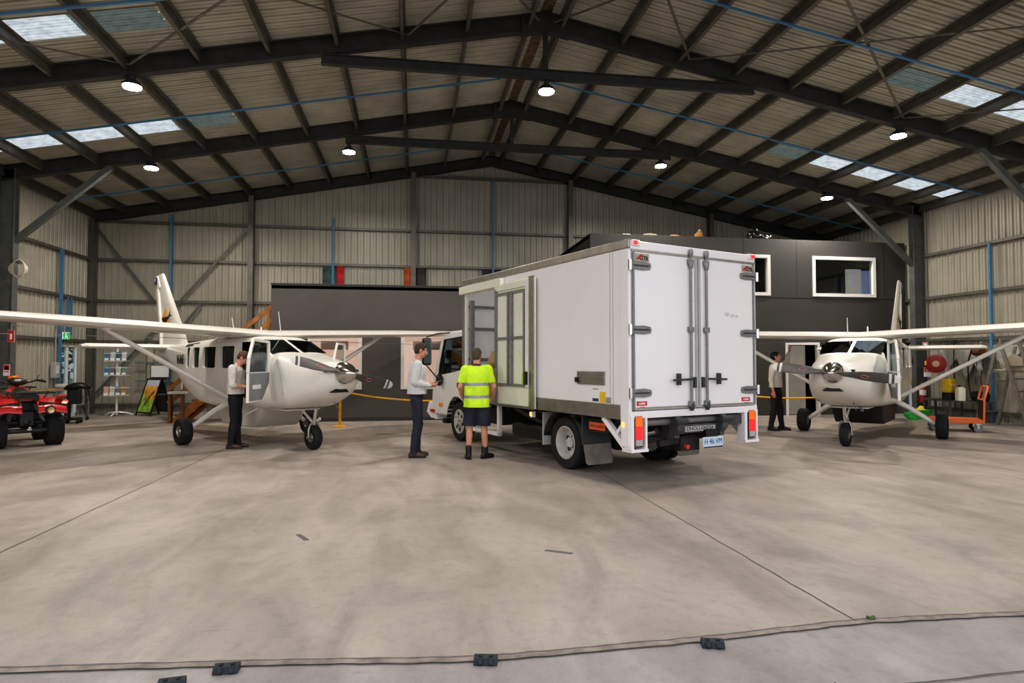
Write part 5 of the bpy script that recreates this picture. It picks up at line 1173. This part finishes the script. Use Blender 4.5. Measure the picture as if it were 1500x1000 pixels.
t = roofthing('tan_bag', 'upright tan bag on the office roof edge', 'bag', 8.5, 18.0); blob('bag_body', MB().ell((0, 0, .14), (.15, .12, .15)).caps((0, 0, .24), .06, (.03, 0, .32), .05), mat('bag_tan', (150, 112, 62), .8), t, .02, 4, .015, 9); MB().tube([(-.02, -.05, .3), (.02, 0, .36), (.05, .05, .3)], .012, 6).build('bag_tie', PAPER, t)
t = roofthing('plastic_wrapped_bundle', 'shiny black plastic wrapped bundle on the office roof', 'bundle', 10.5, 18.0, 5.26)
blob('bundle_body', MB().ell((-.15, 0, .17), (.24, .2, .2)).ell((.18, .05, .13), (.22, .18, .15)), mat('shiny_black_plastic', (30, 30, 32), .15, spec=.9), t, .02, 3, .05, 7); MB().tube([(-.15, -.22, .15), (-.12, 0, .39), (-.1, .2, .17)], .014, 6).build('white_tie', PAPER, t)

# ------------------------------------------------------------------ right side
t = thing('hose_reel', 'red fire hose reel on the right column behind the right plane', 'hose reel', (14.5, 15.85, 1.52), R(-40)); t.scale = (.78, .9, .78); RED_ = RED; RED = mat('dark_red_paint', (150, 16, 18), .4)
for y in (-.09, .09): MB().lathe([(.06, -.008), (.31, -.008), (.33, 0), (.31, .008), (.06, .008)], (0, y, 0), (0, 1, 0), 36).build('reel_disc', RED, t, 40)
MB().lathe([(.12, -.08), (.25, -.08), (.25, .08), (.12, .08)], (0, 0, 0), (0, 1, 0), 32).build('hose_coil', BLACK, t, 40)
MB().lathe([(.001, -.115), (.11, -.112), (.115, -.095), (.001, -.095)], (0, 0, 0), (0, 1, 0), 28).build('hub_plate', mat('hub_cream', (206, 178, 140), .5), t, 40)
MB().bx(-.34, -.28, -.12, -.1, -.05, .1).build('yellow_tag', mat('tag_amber', (250, 190, 40), .5), t, 0); MB().bx(-.05, .05, .1, .36, -.04, .04).build('reel_bracket', RED, t, 0)
RED = RED_
t = thing('fire_extinguisher', 'red fire extinguisher hanging beside the open right doorway', 'fire extinguisher', (14.5, 16.32, .42), R(-40))
MB().lathe([(.001, 0), (.08, 0), (.088, .02), (.088, .44), (.07, .51), (.03, .54), (.03, .57)], n=24).build('cylinder', RED, t, 40); MB().bx(-.06, .06, -.015, .015, .57, .6).bar((-.02, 0, .6), (.12, 0, .66), .02, .015).build('valve_handle', BLACK, t, 0)
MB().lathe([(.0885, .2), (.0892, .21), (.0892, .34), (.0885, .35)], n=24).build('label_band', PAPER, t, 40); MB().tube([(.05, 0, .57), (.13, 0, .5), (.12, 0, .2), (.11, -.02, .12)], .012, 6).build('hose', BLACK, t); MB().bx(-.03, .03, .085, .3, .35, .42).build('bracket', GALV, t, 0)
t = wall_sign('fire_point_sign', 'small white and red sign below the hose reel on the right column', 'sign', (14.5, 16.15, 1.28), R(-40), .17, .26, [('red_panel', [(-.08, .0), (.08, .0), (.08, .12), (-.08, .12)], RED), ('white_arch', circ(0, .045, .045), PAPER), ('red_dot', circ(0, .04, .025), RED)])
MB().bx(-.06, .06, 0, .2, -.03, .03).build('sign_arm', GALV, t, 0)
t = wall_sign('hose_reel_sign', 'red and white sign above the hose reel partly behind the tailplane', 'sign', (14.5, 16.2, 2.03), R(-40), .2, .26, [('red_panel', [(-.09, -.12), (.09, -.12), (.09, .12), (-.09, .12)], RED), ('white_square', [(-.06, -.02), (.06, -.02), (.06, .09), (-.06, .09)], mat('sign_white_mark', (235, 230, 228), .6))])
t.children[2].location = (0, -.003, 0); MB().bx(-.06, .06, 0, .2, -.03, .03).build('sign_arm', GALV, t, 0)
t = thing('green_basin', 'bright green plastic basin holding yellow cloth on the floor by the right doorway', 'basin', (13.9, 15.72, 0), 0)
MB().lathe([(.001, .01), (.17, .0), (.22, .12), (.26, .24), (.275, .25), (.25, .235), (.2, .12), (.001, .03)], n=28).build('basin_body', GREEN, t, 40); blob('yellow_cloth', MB().ell((-.03, 0, .24), (.12, .12, .09)).ell((.02, .03, .32), (.06, .06, .05)), mat('lemon_cloth', (232, 214, 90), .8), t, .015, 3, .02, 10)
t = thing('green_tray', 'flat bright green tray leaning beside the green basin', 'tray', (13.4, 15.5, 0), R(-30)); MB().ell((0, 0, .1), (.2, .04, .1), MX.Rotation(R(20), 3, 'Y')).build('tray_body', GREEN, t, 60); MB().tube([(-.16, -.04, .1), (0, -.05, .17), (.16, -.04, .08)], .008, 6).build('tray_rim', GREEN, t)
# low bench with equipment
t = thing('equipment_bench', 'low dark steel bench along the right wall behind the orange trolley', 'bench', (14.5, 15.2, 0), R(90)); t.scale = (.8, .9, 1)
MB().bx(-1.2, 1.2, -.25, .25, .5, .55).build('bench_top', STEEL, t, 0)
for x in (-1.1, 0, 1.1):
    for y in (-.2, .2): MB().bx(x - .025, x + .025, y - .025, y + .025, 0, .5).build('leg', STEEL, t, 0)
t = thing('yellow_drum', 'yellow plastic drum on the low bench by the right wall', 'drum', (14.35, 15.25, .55), R(20)); MB().loft([[V((x * w, y * w * .8, z)) for x, y in rrect(-1, 1, -1, 1, .4)] for z, w in ((.2, .13), (.24, .155), (.52, .155), (.57, .12))]).build('drum_body', mat('drum_yellow', (226, 190, 30), .45), t, 40); MB().bx(-.16, .16, -.12, .12, 0, .2).build('drum_stand', BLACK, t, 0, .02); MB().cyl((-.14, -.128, .4), (-.14 + .001, -.14, .4), .03).cyl((0, -.125, .4), (0, -.132, .4), .035).build('drum_label', PAPER, t, 0)
t = thing('white_jerrycan', 'white plastic container on the low bench next to the yellow drum', 'container', (14.3, 14.85, .55), R(70)); MB().loft([[V((x * w, y * w * .7, z)) for x, y in rrect(-1, 1, -1, 1, .3)] for z, w in ((0, .12), (.3, .125), (.36, .09))]).build('can_body', CREAM, t, 40); MB().cyl((.05, 0, .36), (.05, 0, .41), .03).build('can_cap', BLACK, t, 40)
t = thing('pump_motor', 'black pump with coiled hose on the low bench by the right wall', 'pump', (14.5, 14.45, .55), R(90)); MB().cyl((-.18, 0, .14), (.18, 0, .14), .12, None, 18).bx(-.16, .16, -.1, .1, 0, .06).build('motor_body', BLACK, t, 40); MB().tube([(.18, 0, .14), (.3, 0, .2), (.34, 0, .5), (.25, .1, 1.0), (.1, .12, 1.35)], .018, 7).build('pump_hose', BLACK, t)
t = thing('plastic_sheet', 'pale plastic sheet draped in points on the right wall', 'plastic sheet', (XR - .16, 15.2, 1.05), R(90))
mb = MB().prism([(-.55, 0, .95), (.95, 0, .95), (.6, 0, .35), (.35, 0, .62), (.05, 0, .0), (-.2, 0, .5), (-.38, 0, .12)], (0, .006, 0)); mb.build('sheet', mat('hazy_plastic', (176, 176, 168), .4, var=.12), t, 0); MB().cyl((-.6, 0, .96), (1.0, 0, .96), .012).build('hanging_rod', GALV, t)
t = thing('plastic_sheet', 'second pale plastic sheet hanging on the right wall by the ladder', 'plastic sheet', (XR - .16, 14.0, 1.2), R(90)); MB().prism([(-.45, 0, .8), (.45, 0, .8), (.1, 0, .0), (-.1, 0, .3)], (0, .006, 0)).build('sheet', mat('hazy_plastic', (176, 176, 168)), t, 0); MB().cyl((-.5, 0, .81), (.5, 0, .81), .012).build('hanging_rod', GALV, t)
t = thing('chain_hoist', 'rusty brown chain hoist hanging on the right wall between the sheets', 'hoist', (XR - .3, 14.72, 1.75), 0); MB().cyl((0, -.12, .1), (0, .12, .1), .11, None, 18).bx(-.06, .06, -.16, .16, .02, .12).build('hoist_body', mat('rust_brown', (112, 66, 42), .7), t, 40)
for y in (-.1, .08): MB().tube([(0, y, .05), (.02, y, -.3), (0, y + .05, -.62), (0, y + .02, -.8)], .012, 6).build('hoist_chain', DGREY, t)
MB().ell((0, -.03, -.35), (.06, .08, .1)).build('hook_block', LGREY, t, 60)
MB().tube([(0, 0, .2), (.1, 0, .35), (.2, 0, .38)], .012, 6).build('hoist_hook', GALV, t)
t = thing('hanging_cable', 'black cable hanging down the right wall beside the hose reel', 'cable', (XR - .2, 15.6, 0), 0); MB().tube([(0, 0, 2.1), (.02, .03, 1.5), (-.02, -.02, .9), (0, 0, .35)], .014, 6).build('cable', BLACK, t); MB().bx(-.05, .05, -.05, .05, 2.08, 2.2).build('cable_box', DGREY, t, 0)
# aluminium platform ladder
t = thing('platform_ladder', 'aluminium platform step ladder by the right wall', 'ladder', (14.2, 13.3, 0), R(96))
for y in (-.3, .3):
    MB().bar((-.62, y, 0), (.02, y, 2.05), .03, .085, (0, 1, 0) if False else (1, 0, 0)).build('stile', ALU, t, 0)
    MB().bar((.62, y * 1.12, 0), (.1, y, 1.95), .03, .07, (1, 0, 0)).build('rear_leg', ALU, t, 0)
for k in range(5):
    z = .3 + .29 * k; x = -.62 + .64 * z / 2.05; MB().bx(x - .03, x + .08, -.3, .3, z - .02, z + .02).build('tread', ALU, t, 0)
MB().bx(-.1, .35, -.3, .3, 1.32, 1.36).build('platform', ALU, t, 0)
MB().tube([(.02, -.3, 1.9), (.02, -.3, 2.1), (.02, .3, 2.1), (.02, .3, 1.9)], .02, 8).build('top_hoop', ALU, t)
for z in (.35, 1.1): MB().bar((.62 - .52 * z / 1.95, -.32, z), (.62 - .52 * z / 1.95, .32, z), .03, .04).build('rear_rail', ALU, t, 0)
t = thing('rag', 'pale rag draped over the ladder platform', 'cloth', (14.2, 13.37, 1.37), R(96)); mb = MB().prism([(-.12, -.28, .0), (-.14, -.28, .3), (-.1, 0, .42), (-.12, .26, .2), (-.12, .22, 0)], (.02, 0, 0)); mb.build('cloth', mat('rag_beige', (196, 182, 160), .9), t, 0); MB().bx(-.1, .2, -.26, .2, .0, .02).build('cloth_fold', mat('rag_beige', (196, 182, 160)), t, 0)
# orange platform trolley
t = thing('platform_trolley', 'orange flatbed platform trolley with folding push handle', 'trolley', (12.3, 12.95, 0), R(-36))
MB().bx(-.52, .52, -.38, .38, .2, .27).build('deck', ORANGE, t, 0, .012); MB().bx(-.48, .48, -.35, .35, .27, .285).build('deck_mat', mat('deck_mat', (190, 96, 52), .8), t, 0)
for sx in (-.4, .4):
    for sy in (-.3, .3):
        c = MB().lathe([(.03, -.022), (.085, -.025), (.09, 0), (.085, .025), (.03, .022)], (sx, sy, .09), (0, 1, 0), 20).build('castor', RUB if sx > .3 and sy > 0 else MGREY, t, 40); MB().bx(sx - .05, sx + .05, sy - .045, sy + .045, .17, .2).bx(sx - .02, sx + .02, sy - .04, sy - .03, .08, .18).bx(sx - .02, sx + .02, sy + .03, sy + .04, .08, .18).build('castor_fork', CHROME, c, 0)
MB().tube([(.5, -.34, .24), (.52, -.34, .75), (.58, -.34, .98), (.6, -.28, 1.02), (.6, .28, 1.02), (.58, .34, .98), (.52, .34, .75), (.5, .34, .24)], .022, 8).tube([(.52, -.34, .72), (.52, .34, .72)], .018, 8).build('push_handle', ORANGE, t, 60)
MB().bx(.49, .52, -.32, .32, .28, .7).build('handle_panel', BLACK, t, 0)
# ------------------------------------------------------------------ floor pieces
for i, (x, y, rz, lab) in enumerate(((-1.15, 3.36, 16, 'black rubber door stop block at the bottom edge, partly out of frame'), (-.93, 3.48, 8, 'black rubber door stop block on the apron left of the centre'), (.385, 3.37, -3, 'black rubber door stop block beside the sill at the middle of the doorway'), (1.65, 3.37, -8, 'black rubber door stop block beyond the others to the right'))):
    t = thing('rubber_block', lab, 'rubber block', (x, y, -.004), R(rz - 8), 'black rubber door stops along the sill')
    w = .062
    MB().prism([(-w, .03, 0), (-w, -.035, 0), (-w, -.03, .016), (-w, -.012, .03), (-w, .03, .034)], (2 * w, 0, 0)).build('block', mat('stop_rubber', (38, 46, 54), .7, var=.2, scale=30), t, 0, .003)
    for sx in (-.028, .028):
        MB().lathe([(.004, 0), (.011, 0), (.011, .003), (.004, .003)], (sx, .006, .033), (0, 0, 1), 14).build('bolt_hole', RUB, t, 0); MB().cyl((sx, -.038, .004), (sx, -.02, .02), .012, .02, 12).build('scallop', mat('stop_rubber', (38, 46, 54)), t, 0)
TAPE = mat('grey_tape', (96, 94, 96), .6, var=.1)
for x, y, rz, L_, lab in ((-.97, 5.98, -62, .24, 'short strip of grey tape stuck on the floor left of centre'), (1.2, 5.2, -32, .24, 'thin strip of dark tape on the floor in front of the truck')):
    t = tag(MB().bx(-L_ / 2, L_ / 2, -.022, .022, 0, .002).build('floor_tape', TAPE, None, 0), lab, 'tape'); t.location = (x, y, .0005); t.rotation_euler = (0, 0, R(rz))
t = tag(MB().ell((0, 0, 0), (.05, .03, .012)).ell((.03, .02, .004), (.03, .02, .012)).ell((-.04, .01, .006), (.02, .03, .014)).build('moss_tuft', mat('moss', (78, 96, 60), .95), None, 60), 'tiny green weed tuft growing in the floor joint at the door sill', 'weed'); t.location = (2.78, 3.56, .006); t.scale = (.5, .5, .7)
# ------------------------------------------------------------------ high-bay lights
LAMP = mat('lamp_glow', (255, 250, 240), .5, emit=(255, 250, 238), estr=32.)
LP = [(-5.07, 12.35, 6.58, 'round lamp hanging from the nearer rafter at the left'), (2.62, 12.35, 7.0, 'round lamp hanging below the middle of the nearer tie beam'), (10.5, 12.35, 6.53, 'round lamp hanging from the nearer rafter at the right'),
      (-6.4, 16.75, 6.36, 'round lamp hanging from the far rafter nearest the left wall'), (-1.66, 16.75, 7.0, 'round lamp on the far tie beam left end'), (6.8, 16.75, 7.04, 'round lamp on the far tie beam right end'), (11.87, 16.75, 6.34, 'round lamp hanging from the far rafter near the right column'),
      (-5.07, 7.9, 6.6, 'round lamp on the rafter above the doorway, out of frame'), (2.62, 7.9, 7.0, 'round lamp on the tie beam above the doorway, out of frame'), (10.5, 7.9, 6.55, 'round lamp on the right rafter above the doorway, out of frame')]
for i, (x, y, z, lab) in enumerate(LP):
    t = thing('pendant_lamp', lab, 'lamp', (x, y, z), 0, 'high-bay lamps under the roof')
    MB().lathe([(.001, .2), (.05, .2), (.055, .12), (.1, .1), (.165, .03), (.17, .0), (.16, -.005)], n=28).build('lamp_housing', DGREY, t, 40)
    MB().lathe([(.001, -.002), (.157, -.002), (.15, -.012), (.001, -.018)], n=28).build('lamp_lens', LAMP, t, 40)
    MB().cyl((0, 0, .2), (0, 0, max(.24, min(zb(x), 7.22 if abs(x - RX) < 4.6 else 99) - z + .01)), .01, None, 8).build('lamp_hanger', DGREY, t, 40)
    l = bpy.data.lights.new('lamp_light', 'AREA'); l.shape = 'DISK'; l.size = .3; l.energy = 105; l.color = (1, .93, .83); l.spread = R(170)
    lo = bpy.data.objects.new('lamp_light', l); COL.objects.link(lo); lo.location = (x, y, z - .03); lo.visible_camera = True
# ------------------------------------------------------------------ sky, camera
w = bpy.data.worlds.new('sky'); SC.world = w; w.use_nodes = True; N = w.node_tree.nodes; L = w.node_tree.links
bg = N['Background']; tc = N.new('ShaderNodeTexCoord'); sx = N.new('ShaderNodeSeparateXYZ'); cr = N.new('ShaderNodeValToRGB'); nz_ = N.new('ShaderNodeTexNoise')
L.new(tc.outputs['Generated'], sx.inputs[0]); L.new(sx.outputs['Z'], cr.inputs[0]); L.new(cr.outputs[0], bg.inputs[0])
cr.color_ramp.elements[0].position = 0.0; cr.color_ramp.elements[0].color = (.9, .9, .92, 1); cr.color_ramp.elements[1].position = .6; cr.color_ramp.elements[1].color = (.84, .86, .92, 1)
bg.inputs[1].default_value = 1.2
cam = bpy.data.cameras.new('camera'); co = bpy.data.objects.new('camera', cam); COL.objects.link(co)
cam.sensor_width = 36; cam.lens = 933 / 1500 * 36; cam.clip_start = .05; cam.clip_end = 300
co.location = (0, 0, 1.57); co.rotation_euler = (R(90) + math.atan(30 / 933), 0, -R(8.84))
SC.camera = co
SC.view_settings.view_transform = 'Standard'; SC.view_settings.look = 'Medium High Contrast'; SC.view_settings.exposure = .38
